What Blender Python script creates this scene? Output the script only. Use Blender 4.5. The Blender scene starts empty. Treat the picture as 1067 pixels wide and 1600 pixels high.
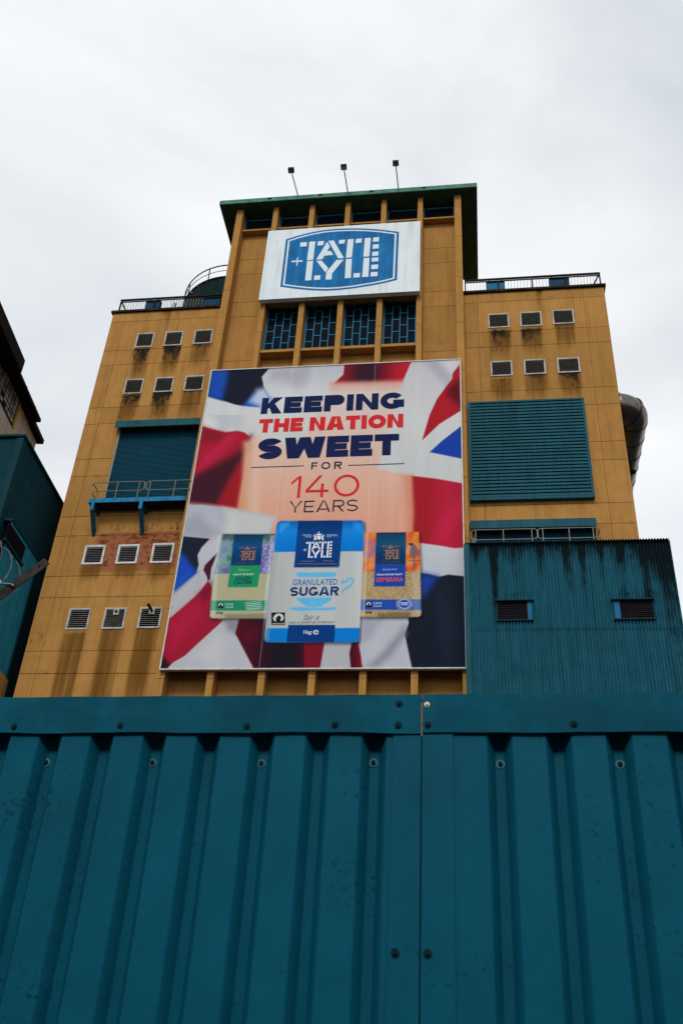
import bpy, math, random
import numpy as np
from mathutils import Matrix, Vector
random.seed(7)
scene = bpy.context.scene
COL = scene.collection

# ------------------------------------------------------------------ camera
F, CX, CY = 1510.0, 533.5, 800.0          # focal length and centre in pixels of the 1067x1600 photograph
CAM = np.array([0.0, 0.0, 1.6])
_z = np.array([145, 2223, -1510.0]); _z /= np.linalg.norm(_z)
_x = np.array([11234, 291, 1510.0]); _x -= _z * _x.dot(_z); _x /= np.linalg.norm(_x)
_y = np.cross(_z, _x)
R = np.array([_x, _y, _z])                # world = R @ camera axes
cd = bpy.data.cameras.new('camera'); co = bpy.data.objects.new('camera', cd); COL.objects.link(co)
m = Matrix([list(R[i]) + [CAM[i]] for i in range(3)] + [[0, 0, 0, 1]])
co.matrix_world = m
cd.sensor_fit = 'VERTICAL'; cd.sensor_height = 36.0; cd.lens = F / 1600 * 36.0
cd.clip_start = 0.05; cd.clip_end = 6000
scene.camera = co

def ray(px, py): return R @ np.array([px - CX, CY - py, -F])
def onY(px, py, Y):
    d = ray(px, py); return CAM + d * Y / d[1]
def onX(px, py, X):
    d = ray(px, py); return CAM + d * X / d[0]
def onP(px, py, P0, n):
    d = ray(px, py); return CAM + d * (np.dot(np.array(P0) - CAM, n) / d.dot(n))
def proj_many(P):
    c = (P - CAM) @ R
    return CX + F * c[:, 0] / -c[:, 2], CY - F * c[:, 1] / -c[:, 2]

# ------------------------------------------------------------------ sky, sun, exposure
SUN_EL, SUN_AZ = 40.0, 183.0              # behind the camera, thin overcast
w = bpy.data.worlds.new('World'); scene.world = w; w.use_nodes = True
nt = w.node_tree; nt.nodes.clear()
out = nt.nodes.new('ShaderNodeOutputWorld'); bg = nt.nodes.new('ShaderNodeBackground')
sky = nt.nodes.new('ShaderNodeTexSky'); sky.sky_type = 'NISHITA'; sky.sun_disc = False
sky.sun_elevation = math.radians(SUN_EL); sky.sun_rotation = math.radians(SUN_AZ)
tc = nt.nodes.new('ShaderNodeTexCoord')
mp = nt.nodes.new('ShaderNodeMapping'); mp.inputs['Scale'].default_value = (1.0, 1.0, 1.7)
mp.inputs['Location'].default_value = (0.35, 0.2, 0.1)
nz = nt.nodes.new('ShaderNodeTexNoise'); nz.inputs['Scale'].default_value = 1.9
nz.inputs['Detail'].default_value = 6; nz.inputs['Roughness'].default_value = 0.48; nz.inputs['Distortion'].default_value = 0.35
rp = nt.nodes.new('ShaderNodeValToRGB')
rp.color_ramp.elements[0].position = 0.28; rp.color_ramp.elements[0].color = (0.55, 0.60, 0.66, 1)
rp.color_ramp.elements[1].position = 0.60; rp.color_ramp.elements[1].color = (0.98, 0.99, 1.0, 1)
sc = nt.nodes.new('ShaderNodeVectorMath'); sc.operation = 'SCALE'; sc.inputs['Scale'].default_value = 11.0
mx = nt.nodes.new('ShaderNodeMixRGB'); mx.inputs['Fac'].default_value = 0.94
L = nt.links.new
L(tc.outputs['Generated'], mp.inputs['Vector']); L(mp.outputs['Vector'], nz.inputs['Vector'])
L(nz.outputs['Fac'], rp.inputs['Fac']); L(rp.outputs['Color'], sc.inputs[0])
L(sky.outputs['Color'], mx.inputs['Color1']); L(sc.outputs['Vector'], mx.inputs['Color2'])
L(mx.outputs['Color'], bg.inputs['Color']); bg.inputs['Strength'].default_value = 0.1
L(bg.outputs['Background'], out.inputs['Surface'])
sd = bpy.data.lights.new('sun', 'SUN'); so = bpy.data.objects.new('sun', sd); COL.objects.link(so)
sd.energy = 1.5; sd.angle = math.radians(18); sd.color = (1.0, 0.97, 0.92)
a, e = math.radians(SUN_AZ), math.radians(SUN_EL)
sv = Vector((math.sin(a) * math.cos(e), math.cos(a) * math.cos(e), math.sin(e)))
so.rotation_euler = sv.to_track_quat('Z', 'Y').to_euler()
vs = scene.view_settings
vs.view_transform = 'Standard'; vs.look = 'None'; vs.gamma = 1.0; vs.exposure = 0.0; vs.use_curve_mapping = False

# ------------------------------------------------------------------ helpers
def s2l(c):
    c = np.asarray(c, float) / 255.0
    return np.where(c <= 0.04045, c / 12.92, ((c + 0.055) / 1.055) ** 2.4)

def mat(name, col, rough=0.7, metal=0.0, var=0.15, scale=3.0, bump=0.0, bscale=40.0, dirt=None, dirt_amt=0.0, streak=False, spec=0.03, objvar=0.0, attr=None):
    """procedural material: base colour broken up by two noises, optional dirt / vertical streaks / bump"""
    mt = bpy.data.materials.new(name); mt.use_nodes = True
    t = mt.node_tree; N = t.nodes; K = t.links.new
    b = N['Principled BSDF']; b.inputs['Roughness'].default_value = rough; b.inputs['Metallic'].default_value = metal
    b.inputs['Specular IOR Level'].default_value = spec
    g = N.new('ShaderNodeNewGeometry')
    n1 = N.new('ShaderNodeTexNoise'); n1.inputs['Scale'].default_value = scale; n1.inputs['Detail'].default_value = 8; n1.inputs['Roughness'].default_value = 0.62
    K(g.outputs['Position'], n1.inputs['Vector'])
    mr = N.new('ShaderNodeMapRange'); mr.inputs['From Min'].default_value = 0.3; mr.inputs['From Max'].default_value = 0.7
    mr.inputs['To Min'].default_value = 1 - var; mr.inputs['To Max'].default_value = 1 + var
    K(n1.outputs['Fac'], mr.inputs['Value'])
    mul = N.new('ShaderNodeVectorMath'); mul.operation = 'SCALE'; mul.inputs[0].default_value = col[:3]
    K(mr.outputs['Result'], mul.inputs['Scale'])
    cur = mul.outputs['Vector']
    if objvar:
        oi = N.new('ShaderNodeObjectInfo'); m2 = N.new('ShaderNodeMapRange')
        m2.inputs['To Min'].default_value = 1 - objvar; m2.inputs['To Max'].default_value = 1 + objvar
        K(oi.outputs['Random'], m2.inputs['Value'])
        v2 = N.new('ShaderNodeVectorMath'); v2.operation = 'SCALE'; K(cur, v2.inputs[0]); K(m2.outputs['Result'], v2.inputs['Scale']); cur = v2.outputs['Vector']
    if dirt is not None:
        mpn = N.new('ShaderNodeMapping'); K(g.outputs['Position'], mpn.inputs['Vector'])
        mpn.inputs['Scale'].default_value = (2.2, 2.2, 0.13) if streak else (0.7, 0.7, 0.7)
        n2 = N.new('ShaderNodeTexNoise'); n2.inputs['Scale'].default_value = 1.6 if streak else scale * 0.6; n2.inputs['Detail'].default_value = 9; n2.inputs['Roughness'].default_value = 0.65
        K(mpn.outputs['Vector'], n2.inputs['Vector'])
        r2 = N.new('ShaderNodeMapRange'); r2.inputs['From Min'].default_value = 0.47; r2.inputs['From Max'].default_value = 0.78
        r2.inputs['To Min'].default_value = 0; r2.inputs['To Max'].default_value = dirt_amt
        K(n2.outputs['Fac'], r2.inputs['Value'])
        fac = r2.outputs['Result']
        mm = N.new('ShaderNodeMixRGB'); mm.inputs['Color2'].default_value = (*dirt, 1)
        K(fac, mm.inputs['Fac']); K(cur, mm.inputs['Color1']); cur = mm.outputs['Color']
    if attr:                                # stains with their own shape, per-vertex mask broken up by noise
        for an, acol, lo, hi in attr:
            an, sd_ = an.rstrip('2'), an.endswith('2')
            at = N.new('ShaderNodeAttribute'); at.attribute_name = an
            n3 = N.new('ShaderNodeTexNoise'); n3.inputs['Scale'].default_value = 2.6; n3.inputs['Detail'].default_value = 10; n3.inputs['Roughness'].default_value = 0.72
            mp3 = N.new('ShaderNodeMapping'); mp3.inputs['Scale'].default_value = dict(bare=(1, 1, 1.3), wash=(1.7, 1.7, .07)).get(an, (1.6, 1.6, .75))
            K(g.outputs['Position'], mp3.inputs['Vector']); K(mp3.outputs['Vector'], n3.inputs['Vector'])
            ad = N.new('ShaderNodeMath'); ad.operation = 'ADD'
            sb = N.new('ShaderNodeMath'); sb.operation = 'MULTIPLY_ADD'; sb.inputs[1].default_value = 1.5; sb.inputs[2].default_value = -0.75
            K(n3.outputs['Fac'], sb.inputs[0]); K(at.outputs['Fac'], ad.inputs[0]); K(sb.outputs[0], ad.inputs[1])
            r3 = N.new('ShaderNodeMapRange'); r3.interpolation_type = 'SMOOTHSTEP'; r3.inputs['From Min'].default_value = lo; r3.inputs['From Max'].default_value = hi
            K(ad.outputs[0], r3.inputs['Value'])
            mu = N.new('ShaderNodeMath'); mu.operation = 'MULTIPLY'; mu.use_clamp = True
            gt = N.new('ShaderNodeMath'); gt.operation = 'MULTIPLY'; gt.inputs[1].default_value = 6.0; gt.use_clamp = True
            K(at.outputs['Fac'], gt.inputs[0]); K(r3.outputs['Result'], mu.inputs[0]); K(gt.outputs[0], mu.inputs[1])
            mm = N.new('ShaderNodeMixRGB'); mm.inputs['Color2'].default_value = (*acol, 1)
            K(mu.outputs[0], mm.inputs['Fac']); K(cur, mm.inputs['Color1']); cur = mm.outputs['Color']
    K(cur, b.inputs['Base Color'])
    if bump:
        n4 = N.new('ShaderNodeTexNoise'); n4.inputs['Scale'].default_value = bscale; n4.inputs['Detail'].default_value = 4
        K(g.outputs['Position'], n4.inputs['Vector'])
        bp = N.new('ShaderNodeBump'); bp.inputs['Strength'].default_value = bump; bp.inputs['Distance'].default_value = 0.02
        K(n4.outputs['Fac'], bp.inputs['Height']); K(bp.outputs['Normal'], b.inputs['Normal'])
    return mt

DK = (0.018, 0.014, 0.010)
M = {}
M['ochre'] = mat('ochre_render', (0.405, 0.208, 0.060), 0.85, var=0.10, scale=1.3, bump=0.25, bscale=14, dirt=(0.24, 0.115, 0.03), dirt_amt=0.62, streak=True, objvar=0.08,
                 attr=[('bare', (0.30, 0.115, 0.055), 0.42, 0.62), ('bare2', (0.15, 0.042, 0.014), 0.98, 1.12), ('wash', (0.15, 0.068, 0.014), 0.1, 1.05), ('stain', (0.022, 0.016, 0.010), 0.46, 0.85)])
M['ochre_fin'] = mat('ochre_fin', (0.405, 0.212, 0.060), 0.85, var=0.12, scale=1.5, bump=0.2, bscale=14, dirt=(0.20, 0.10, 0.03), dirt_amt=0.45, streak=True)
M['joint'] = mat('dark_joint', (0.10, 0.055, 0.02), 0.9)
M['moss'] = mat('mossy_coping', (0.022, 0.020, 0.016), 0.95, var=0.5, scale=5, dirt=(0.16, 0.09, 0.04), dirt_amt=0.5)
M['white_metal'] = mat('white_painted_metal', (0.62, 0.63, 0.62), 0.5, var=0.12, scale=6, dirt=(0.2, 0.17, 0.13), dirt_amt=0.55)
M['old_frame'] = mat('weathered_white_frame', (0.45, 0.45, 0.42), 0.6, var=0.2, scale=6, dirt=(0.12, 0.10, 0.08), dirt_amt=0.8)
M['grey_slat'] = mat('grey_louvre', (0.25, 0.24, 0.21), 0.6, var=0.25, scale=5)
M['black'] = mat('black_void', (0.006, 0.006, 0.007), 0.9)
M['black_metal'] = mat('black_metal', (0.014, 0.014, 0.016), 0.55, var=0.3)
M['teal'] = mat('teal_paint', (0.016, 0.088, 0.115), 0.45, var=0.14, scale=1.2, dirt=(0.008, 0.03, 0.04), dirt_amt=0.7, streak=True)
M['teal_clad'] = mat('teal_cladding', (0.018, 0.118, 0.168), 0.6, var=0.15, scale=1.4, dirt=(0.010, 0.045, 0.06), dirt_amt=0.75, streak=True,
                     attr=[('stain', (0.006, 0.014, 0.018), 0.35, 0.95)])
M['teal_dark'] = mat('dark_teal_cladding', (0.006, 0.042, 0.056), 0.55, var=0.15, scale=1.2, dirt=(0.006, 0.025, 0.035), dirt_amt=0.7, streak=True)
M['teal_side'] = mat('teal_side_cladding', (0.018, 0.185, 0.24), 0.55, var=0.15, scale=1.2, dirt=(0.008, 0.04, 0.055), dirt_amt=0.5, streak=True)
M['shutter'] = mat('blue_shutter', (0.007, 0.072, 0.122), 0.5, var=0.12, scale=1.0, dirt=(0.035, 0.06, 0.05), dirt_amt=0.4, streak=True)
M['bright_blue'] = mat('bright_blue_paint', (0.025, 0.20, 0.42), 0.5, var=0.2, scale=5, dirt=(0.012, 0.025, 0.04), dirt_amt=0.9, streak=True)
M['blue_frame'] = mat('blue_window_frame', (0.03, 0.20, 0.36), 0.5, var=0.2, scale=5)
M['blue_box'] = mat('blue_box_paint', (0.012, 0.13, 0.27), 0.4, var=0.2, scale=3)
M['blue_box_dark'] = mat('dark_blue_box_paint', (0.006, 0.045, 0.095), 0.4, var=0.2, scale=3)
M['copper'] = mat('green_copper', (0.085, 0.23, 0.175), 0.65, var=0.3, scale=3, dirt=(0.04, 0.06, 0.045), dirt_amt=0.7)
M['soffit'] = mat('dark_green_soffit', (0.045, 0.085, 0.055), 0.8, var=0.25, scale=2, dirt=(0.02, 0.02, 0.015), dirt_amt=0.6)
M['galv'] = mat('galvanised_steel', (0.30, 0.30, 0.29), 0.45, metal=0.6, var=0.2, scale=8)
M['rail_grey'] = mat('grey_rail', (0.20, 0.19, 0.165), 0.55, metal=0.3, var=0.25, scale=8)
M['duct'] = mat('duct_aluminium', (0.15, 0.135, 0.12), 0.28, metal=0.9, var=0.22, scale=2.5, dirt=(0.06, 0.05, 0.045), dirt_amt=0.8)
M['tank'] = mat('tank_dark_green', (0.005, 0.017, 0.018), 0.6, var=0.25, scale=2)
M['beige'] = mat('beige_cladding', (0.52, 0.48, 0.41), 0.75, var=0.12, scale=2, dirt=(0.12, 0.10, 0.08), dirt_amt=0.6, streak=True)
M['eave'] = mat('black_eaves', (0.012, 0.009, 0.008), 0.8, var=0.4, scale=3)
M['glass'] = mat('dark_glass', (0.006, 0.009, 0.014), 0.5, var=0.3, spec=0.01)
M['pale_glass'] = mat('dusty_glass', (0.22, 0.235, 0.24), 0.3, var=0.3, scale=0.8, objvar=0.55)
M['yellow'] = mat('yellow_paint', (0.40, 0.23, 0.05), 0.7)
M['fence'] = mat('fence_teal', (0.004, 0.125, 0.200), 0.5, var=0.10, scale=4, bump=0.06, bscale=160, dirt=(0.008, 0.035, 0.05), dirt_amt=0.3, spec=0.06)
def wear(mt, chip, amount, scale=55):
    t = mt.node_tree; N = t.nodes; b = N['Principled BSDF']; src = b.inputs['Base Color'].links[0].from_socket
    g_ = N.new('ShaderNodeNewGeometry'); v = N.new('ShaderNodeTexNoise'); v.inputs['Scale'].default_value = scale; v.inputs['Detail'].default_value = 5; v.inputs['Roughness'].default_value = .7
    big = N.new('ShaderNodeTexNoise'); big.inputs['Scale'].default_value = 2.2; big.inputs['Detail'].default_value = 3
    t.links.new(g_.outputs['Position'], v.inputs['Vector']); t.links.new(g_.outputs['Position'], big.inputs['Vector'])
    ad = N.new('ShaderNodeMath'); ad.operation = 'MULTIPLY_ADD'; ad.inputs[1].default_value = .45; t.links.new(big.outputs['Fac'], ad.inputs[0]); t.links.new(v.outputs['Fac'], ad.inputs[2])
    r = N.new('ShaderNodeMapRange'); r.inputs['From Min'].default_value = .84; r.inputs['From Max'].default_value = .93; r.inputs['To Max'].default_value = amount; t.links.new(ad.outputs[0], r.inputs['Value'])
    m_ = N.new('ShaderNodeMixRGB'); m_.inputs['Color2'].default_value = (*chip, 1); t.links.new(r.outputs['Result'], m_.inputs['Fac']); t.links.new(src, m_.inputs['Color1']); t.links.new(m_.outputs['Color'], b.inputs['Base Color'])
wear(M['fence'], (0.003, 0.04, 0.06), .75)
M['fence_cap'] = mat('fence_cap_teal', (0.006, 0.115, 0.18), 0.55, var=0.22, scale=6, bump=0.08, bscale=120, dirt=(0.012, 0.05, 0.07), dirt_amt=0.5)
wear(M['fence_cap'], (0.03, 0.12, 0.16), .5, 30)
M['bolt_dark'] = mat('painted_bolt', (0.010, 0.035, 0.05), 0.45)
M['bolt'] = mat('teal_washer', (0.09, 0.27, 0.32), 0.4)
M['bolt_bright'] = mat('bare_steel_bolt', (0.5, 0.48, 0.45), 0.35, metal=0.8)
M['rust'] = mat('rusty_dark_steel', (0.05, 0.045, 0.042), 0.6, metal=0.3, var=0.4, scale=18, dirt=(0.10, 0.05, 0.025), dirt_amt=0.4)
M['wire'] = mat('razor_wire_steel', (0.12, 0.12, 0.12), 0.45, metal=0.6)
M['sign_white'] = mat('sign_white_sheet', (0.74, 0.82, 0.85), 0.5, var=0.05, scale=0.7, dirt=(0.42, 0.45, 0.47), dirt_amt=0.5, streak=True)
M['sign_blue'] = mat('sign_blue_vinyl', (0.008, 0.135, 0.36), 0.5, var=0.22, scale=0.7, dirt=(0.03, 0.29, 0.62), dirt_amt=0.6, streak=True)
M['sign_letter'] = mat('sign_white_vinyl', (0.70, 0.80, 0.85), 0.5, var=0.05, scale=1)
M['asphalt'] = mat('asphalt', (0.05, 0.05, 0.052), 0.9, var=0.25, scale=6)
M['leaf'] = mat('weed', (0.03, 0.04, 0.02), 0.8)
M['brick'] = mat('brick', (0.22, 0.10, 0.065), 0.9, var=0.2, scale=6)

class MB:
    def __init__(s): s.v = []; s.f = []
    def box(s, x0, x1, y0, y1, z0, z1):
        b = len(s.v)
        s.v += [(x0, y0, z0), (x1, y0, z0), (x1, y1, z0), (x0, y1, z0), (x0, y0, z1), (x1, y0, z1), (x1, y1, z1), (x0, y1, z1)]
        s.f += [tuple(b + i for i in q) for q in ((0, 3, 2, 1), (4, 5, 6, 7), (0, 1, 5, 4), (1, 2, 6, 5), (2, 3, 7, 6), (3, 0, 4, 7))]
        return s
    def prism(s, pts, y0, y1):            # polygon in x,z pushed along y (y0 front)
        b = len(s.v); n = len(pts)
        s.v += [(p[0], y0, p[1]) for p in pts] + [(p[0], y1, p[1]) for p in pts]
        s.f.append(tuple(range(b, b + n))); s.f.append(tuple(range(b + 2 * n - 1, b + n - 1, -1)))
        for i in range(n):
            j = (i + 1) % n; s.f.append((b + i, b + n + i, b + n + j, b + j))
        return s
    def prism_x(s, pts, x0, x1):          # polygon in y,z pushed along x
        b = len(s.v); n = len(pts)
        s.v += [(x0, p[0], p[1]) for p in pts] + [(x1, p[0], p[1]) for p in pts]
        s.f.append(tuple(range(b + n - 1, b - 1, -1))); s.f.append(tuple(range(b + n, b + 2 * n)))
        for i in range(n):
            j = (i + 1) % n; s.f.append((b + i, b + j, b + n + j, b + n + i))
        return s
    def tube(s, pts, r, n=8, cap=True):
        pts = [Vector(p) for p in pts]; b = len(s.v); ref = None
        rr = r if isinstance(r, (list, tuple)) else [r] * len(pts)
        for i, p in enumerate(pts):
            d = (pts[min(i + 1, len(pts) - 1)] - pts[max(i - 1, 0)]).normalized()
            if ref is None: ref = d.orthogonal().normalized()
            ref = (ref - d * ref.dot(d)).normalized(); o = d.cross(ref)
            for k in range(n):
                t = 2 * math.pi * k / n; q = p + (ref * math.cos(t) + o * math.sin(t)) * rr[i]; s.v.append(tuple(q))
        for i in range(len(pts) - 1):
            for k in range(n):
                k2 = (k + 1) % n; s.f.append((b + i * n + k, b + i * n + k2, b + (i + 1) * n + k2, b + (i + 1) * n + k))
        if cap:
            s.f.append(tuple(b + n - 1 - k for k in range(n))); e = b + (len(pts) - 1) * n; s.f.append(tuple(e + k for k in range(n)))
        return s
    def poly(s, pts, y):
        b = len(s.v); s.v += [(p[0], y, p[1]) for p in pts]; s.f.append(tuple(range(b, b + len(pts)))); return s
    def build(s, name, mt, parent=None, smooth=False, loc=(0, 0, 0)):
        me = bpy.data.meshes.new(name); me.from_pydata(s.v, [], s.f); me.update()
        return link(name, me, mt, parent, smooth, loc)

def link(name, me, mt, parent=None, smooth=False, loc=(0, 0, 0)):
    if mt is not None and not me.materials: me.materials.append(M[mt] if isinstance(mt, str) else mt)
    if smooth: me.polygons.foreach_set('use_smooth', [True] * len(me.polygons))
    o = bpy.data.objects.new(name, me); COL.objects.link(o); o.location = loc
    if parent is not None:
        o.parent = parent; q = parent; off = Vector((0, 0, 0))
        while q is not None: off += Vector(q.location) if q.parent is None else Vector((0, 0, 0)); q = q.parent
        if parent.parent is None: o.matrix_parent_inverse = Matrix.Translation(-Vector(parent.location))
        else: o.matrix_parent_inverse = Matrix.Translation(-Vector(parent.location))
    return o
# every part keeps its mesh in world coordinates unless loc is given, so the parent inverse only cancels the parent's place

def thing(name, loc, label, cat, group=None):
    o = bpy.data.objects.new(name, None); COL.objects.link(o); o.location = loc; o.empty_display_size = 0.3
    o['label'] = label; o['category'] = cat
    if group: o['group'] = group
    return o
def tag(o, label, cat, group=None):
    o['label'] = label; o['category'] = cat
    if group: o['group'] = group
    return o
def stuff(o): o['kind'] = 'stuff'; return o

# ------------------------------------------------------------------ ground
g = MB(); g.v = [(-3000, -3000, 0), (3000, -3000, 0), (3000, 3000, 0), (-3000, 3000, 0)]; g.f = [(0, 1, 2, 3)]
gr = g.build('ground', 'asphalt'); gr['kind'] = 'structure'

# ------------------------------------------------------------------ unseen block added behind the camera to shade the gate
sb = thing('shade_block', (-6, -30, 0), 'long plain unseen brick block added behind the viewer to shade the gate', 'building')
MB().box(-75, 62, -42, -24, 0, 22).build('wall', 'brick', sb)
MB().box(-75.3, 62.3, -42.3, -23.7, 22, 22.5).build('roof', 'moss', sb)
for i in range(22):
    for j in range(4): MB().box(-70 + i * 6, -67 + i * 6, -24.0 + .01, -23.93, 3 + j * 4.6, 5.4 + j * 4.6).build('window', 'glass', sb)
# ------------------------------------------------------------------ main building
YW = 42.0          # wall plane of wings and tower bays
YF = 41.2          # front of the tower fins
XL, XR = -22.57, 8.25
FX = [-15.3 * 41.2 / 42 + 0.0, 0, 0, 0, 0, 0, 0]
FX = [onY(x, 1070, YF)[0] for x in (248, 327, 407, 486, 566, 647)]
FX.append(FX[-1] + (FX[-1] - FX[0]) / 5)
FW = 0.44
bld = thing('refinery_building', ((XL + XR) / 2, 47, 0), 'tall ochre concrete factory block with finned centre tower and louvred vents', 'building')

VL = [[((210.2, 542.8), (242.8, 519.2)), ((254.9, 540.3), (287.8, 516.7)), ((301.0, 537.2), (333.9, 513.9))],
      [((191.9, 615.4), (226.0, 591.2)), ((239.2, 612.8), (273.2, 588.4)), ((286.1, 610.6), (320.7, 585.8))],
      [((127.1, 881.8), (166.2, 851.1)), ((179.9, 880.6), (219.3, 850.0)), ((233.9, 879.5), (273.6, 848.0))],
      [((101.8, 983.5), (143.7, 949.8)), ((158.0, 982.4), (199.3, 949.0)), ((213.7, 981.3), (255.0, 948.1))]]
VR = [[((762.6, 512.5), (794.3, 488.8)), ((812.8, 510.0), (844.8, 486.0)), ((863.7, 506.3), (895.0, 482.6))],
      [((766.7, 587.8), (799.4, 563.0)), ((819.0, 585.0), (851.0, 560.3)), ((871.3, 582.3), (904.3, 557.9))]]
def vrect(v):
    A = onY(*v[0], YW - 0.05); B = onY(*v[1], YW - 0.05)
    return [A[0], B[0], A[2], B[2]]
vents = []   # x0,x1,z0,z1, stain strength, stain length, wash length, row kind
SL = [[(1.0, 2.0, 3.2), (1.0, 1.7, 2.8), (0.7, 1.1, 2.0)], [(0.9, 1.9, 2.6), (1.0, 1.9, 2.6), (0.6, 1.3, 2.2)],
      [(0.25, 0.6, 1.0), (0.25, 0.5, 1.0), (0.3, 0.7, 1.2)], [(0.5, 1.2, 7.0), (0.48, 1.2, 8.0), (0.25, 1.0, 5.0)]]
SR = [[(0.95, 1.8, 2.6), (1.0, 1.5, 2.4), (0.6, 1.0, 2.0)], [(0.65, 1.3, 2.2), (0.75, 1.3, 2.0), (0.85, 1.3, 2.0)]]
for rows, st, k0 in ((VL, SL, 0), (VR, SR, 10)):
    for i, row in enumerate(rows):
        for j, v in enumerate(row): vents.append((*vrect(v), *st[i][j], k0 + i))

ZT = 46.45       # wing wall top
# other stain sources: parapet drips (x, width, ztop, strength, len)
drips = [(-18.9, .5, ZT, .75, 1.3), (-18.2, .25, ZT, .55, 1.6), (-20.6, .6, ZT, .5, .7), (-17.2, .7, ZT, .45, .6), (4.35, .22, ZT, .85, 1.6), (3.4, .5, ZT, .45, .7), (1.5, .5, ZT, .3, .5), (6.4, .6, ZT, .4, .6),
         (-16.3, .25, 36.9, .5, -1)]
PZ0, PZ1 = onY(285, 897, YW)[2], onY(285, 826, YW)[2]
PX0 = onY(128, 890, YW)[0] + 0.35
def stains(X, Z):
    s = np.zeros_like(X); wsh = np.zeros_like(X); br = np.zeros_like(X)
    sm = lambda t: np.clip(t, 0, 1) ** 2 * (3 - 2 * np.clip(t, 0, 1))
    for x0, x1, z0, z1, a_, l_, wl, k in vents:
        h = sm((X - x0 + .12) / .25) * sm((x1 + .12 - X) / .25); d = z0 - Z
        s = np.maximum(s, a_ * h * np.where(d > -0.05, np.exp(-np.maximum(d, 0) / l_ * .8), 0) * sm((l_ * 2.2 - d) / l_))
        wsh = np.maximum(wsh, .85 * h * np.where(d > -0.05, sm((wl * 1.4 - d) / wl), 0))
    for x, wd, zt, a_, l_ in drips:
        h = np.exp(-((X - x) / wd) ** 2); d = zt - Z
        if l_ > 0:
            s = np.maximum(s, a_ * h * np.exp(-np.maximum(d, 0) / l_) * (d > -.1)); wsh = np.maximum(wsh, .9 * a_ * h * np.exp(-np.maximum(d, 0) / (2 * l_)))
        else: s = np.maximum(s, a_ * h * np.exp(-np.abs(d) * 2))
    # grime just under the coping and the damp band under the left balcony
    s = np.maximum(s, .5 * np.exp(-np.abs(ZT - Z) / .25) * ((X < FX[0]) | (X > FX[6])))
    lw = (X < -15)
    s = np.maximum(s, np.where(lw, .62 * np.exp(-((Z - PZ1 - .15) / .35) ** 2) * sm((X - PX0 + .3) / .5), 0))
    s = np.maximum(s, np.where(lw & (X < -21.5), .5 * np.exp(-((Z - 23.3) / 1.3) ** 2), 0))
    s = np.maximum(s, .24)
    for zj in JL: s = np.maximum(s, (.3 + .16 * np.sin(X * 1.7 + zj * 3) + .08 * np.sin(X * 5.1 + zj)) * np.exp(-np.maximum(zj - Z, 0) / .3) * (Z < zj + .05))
    br = np.where(lw, sm((X - PX0) / .25) * sm((Z - PZ0) / .5) * sm((PZ1 - Z) / .25), 0)
    return s, wsh, br

def panel(x0, x1, z0, z1, yf, holes, parent, thick=0.12, step=0.28, name='wall_panel', mt='ochre'):
    xs = set(np.linspace(x0, x1, max(2, int((x1 - x0) / step) + 1)).round(4)); zs = set(np.linspace(z0, z1, max(2, int((z1 - z0) / step) + 1)).round(4))
    hs = []
    for h in holes:
        a0, a1, b0, b1 = max(h[0], x0), min(h[1], x1), max(h[2], z0), min(h[3], z1)
        if a1 - a0 > 1e-3 and b1 - b0 > 1e-3:
            hs.append((a0, a1, b0, b1)); xs |= {round(a0, 4), round(a1, 4)}; zs |= {round(b0, 4), round(b1, 4)}
    keepx = {q for h in hs for q in h[:2]} | {x0, x1}; keepz = {q for h in hs for q in h[2:]} | {z0, z1}
    def tidy(vals, keep):
        keep = sorted(set(round(float(k), 4) for k in keep)); o = list(keep)
        for v in sorted(vals):
            if min(abs(v - k) for k in o) > .06: o.append(v)
        return np.array(sorted(o))
    xs = tidy(xs, keepx); zs = tidy(zs, keepz); nx, nz_ = len(xs), len(zs)
    faces = []; cnt = {}
    for j in range(nz_ - 1):
        for i in range(nx - 1):
            cx_, cz_ = (xs[i] + xs[i + 1]) / 2, (zs[j] + zs[j + 1]) / 2
            if any(h[0] < cx_ < h[1] and h[2] < cz_ < h[3] for h in hs): continue
            q = (j * nx + i, j * nx + i + 1, (j + 1) * nx + i + 1, (j + 1) * nx + i); faces.append(q)
            for k in range(4):
                e_ = (q[k], q[(k + 1) % 4])
                if (e_[1], e_[0]) in cnt: del cnt[(e_[1], e_[0])]
                else: cnt[e_] = 1
    V = [(x, yf, z) for z in zs for x in xs]; n0 = len(V); back = {}
    for a_, b_ in cnt:
        for q in (a_, b_):
            if q not in back: back[q] = len(V); V.append((V[q][0], yf + thick, V[q][2]))
        faces.append((b_, a_, back[a_], back[b_]))
    me = bpy.data.meshes.new(name); me.from_pydata(V, [], faces); me.update()
    P = np.array(V); s, wsh, br = stains(P[:, 0], P[:, 2])
    for nm, arr in (('stain', s), ('wash', wsh), ('bare', br)):
        me.attributes.new(nm, 'FLOAT', 'POINT').data.foreach_set('value', arr.astype(np.float32))
    return link(name, me, mt, parent)

JL = [onY(178 - .2609 * (y - 490), y, YW)[2] for y in (504, 549, 571.5, 638, 663.4, 718, 745, 808, 838, 901, 934, 1017.5, 1052.7)]
z = JL[-1]; k = 0
while z > 3: z -= (2.55, 1.25)[k % 2]; k += 1; JL.append(z)
ROWS = [ZT] + JL + [0.05]
G = 0.014        # half joint
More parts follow.
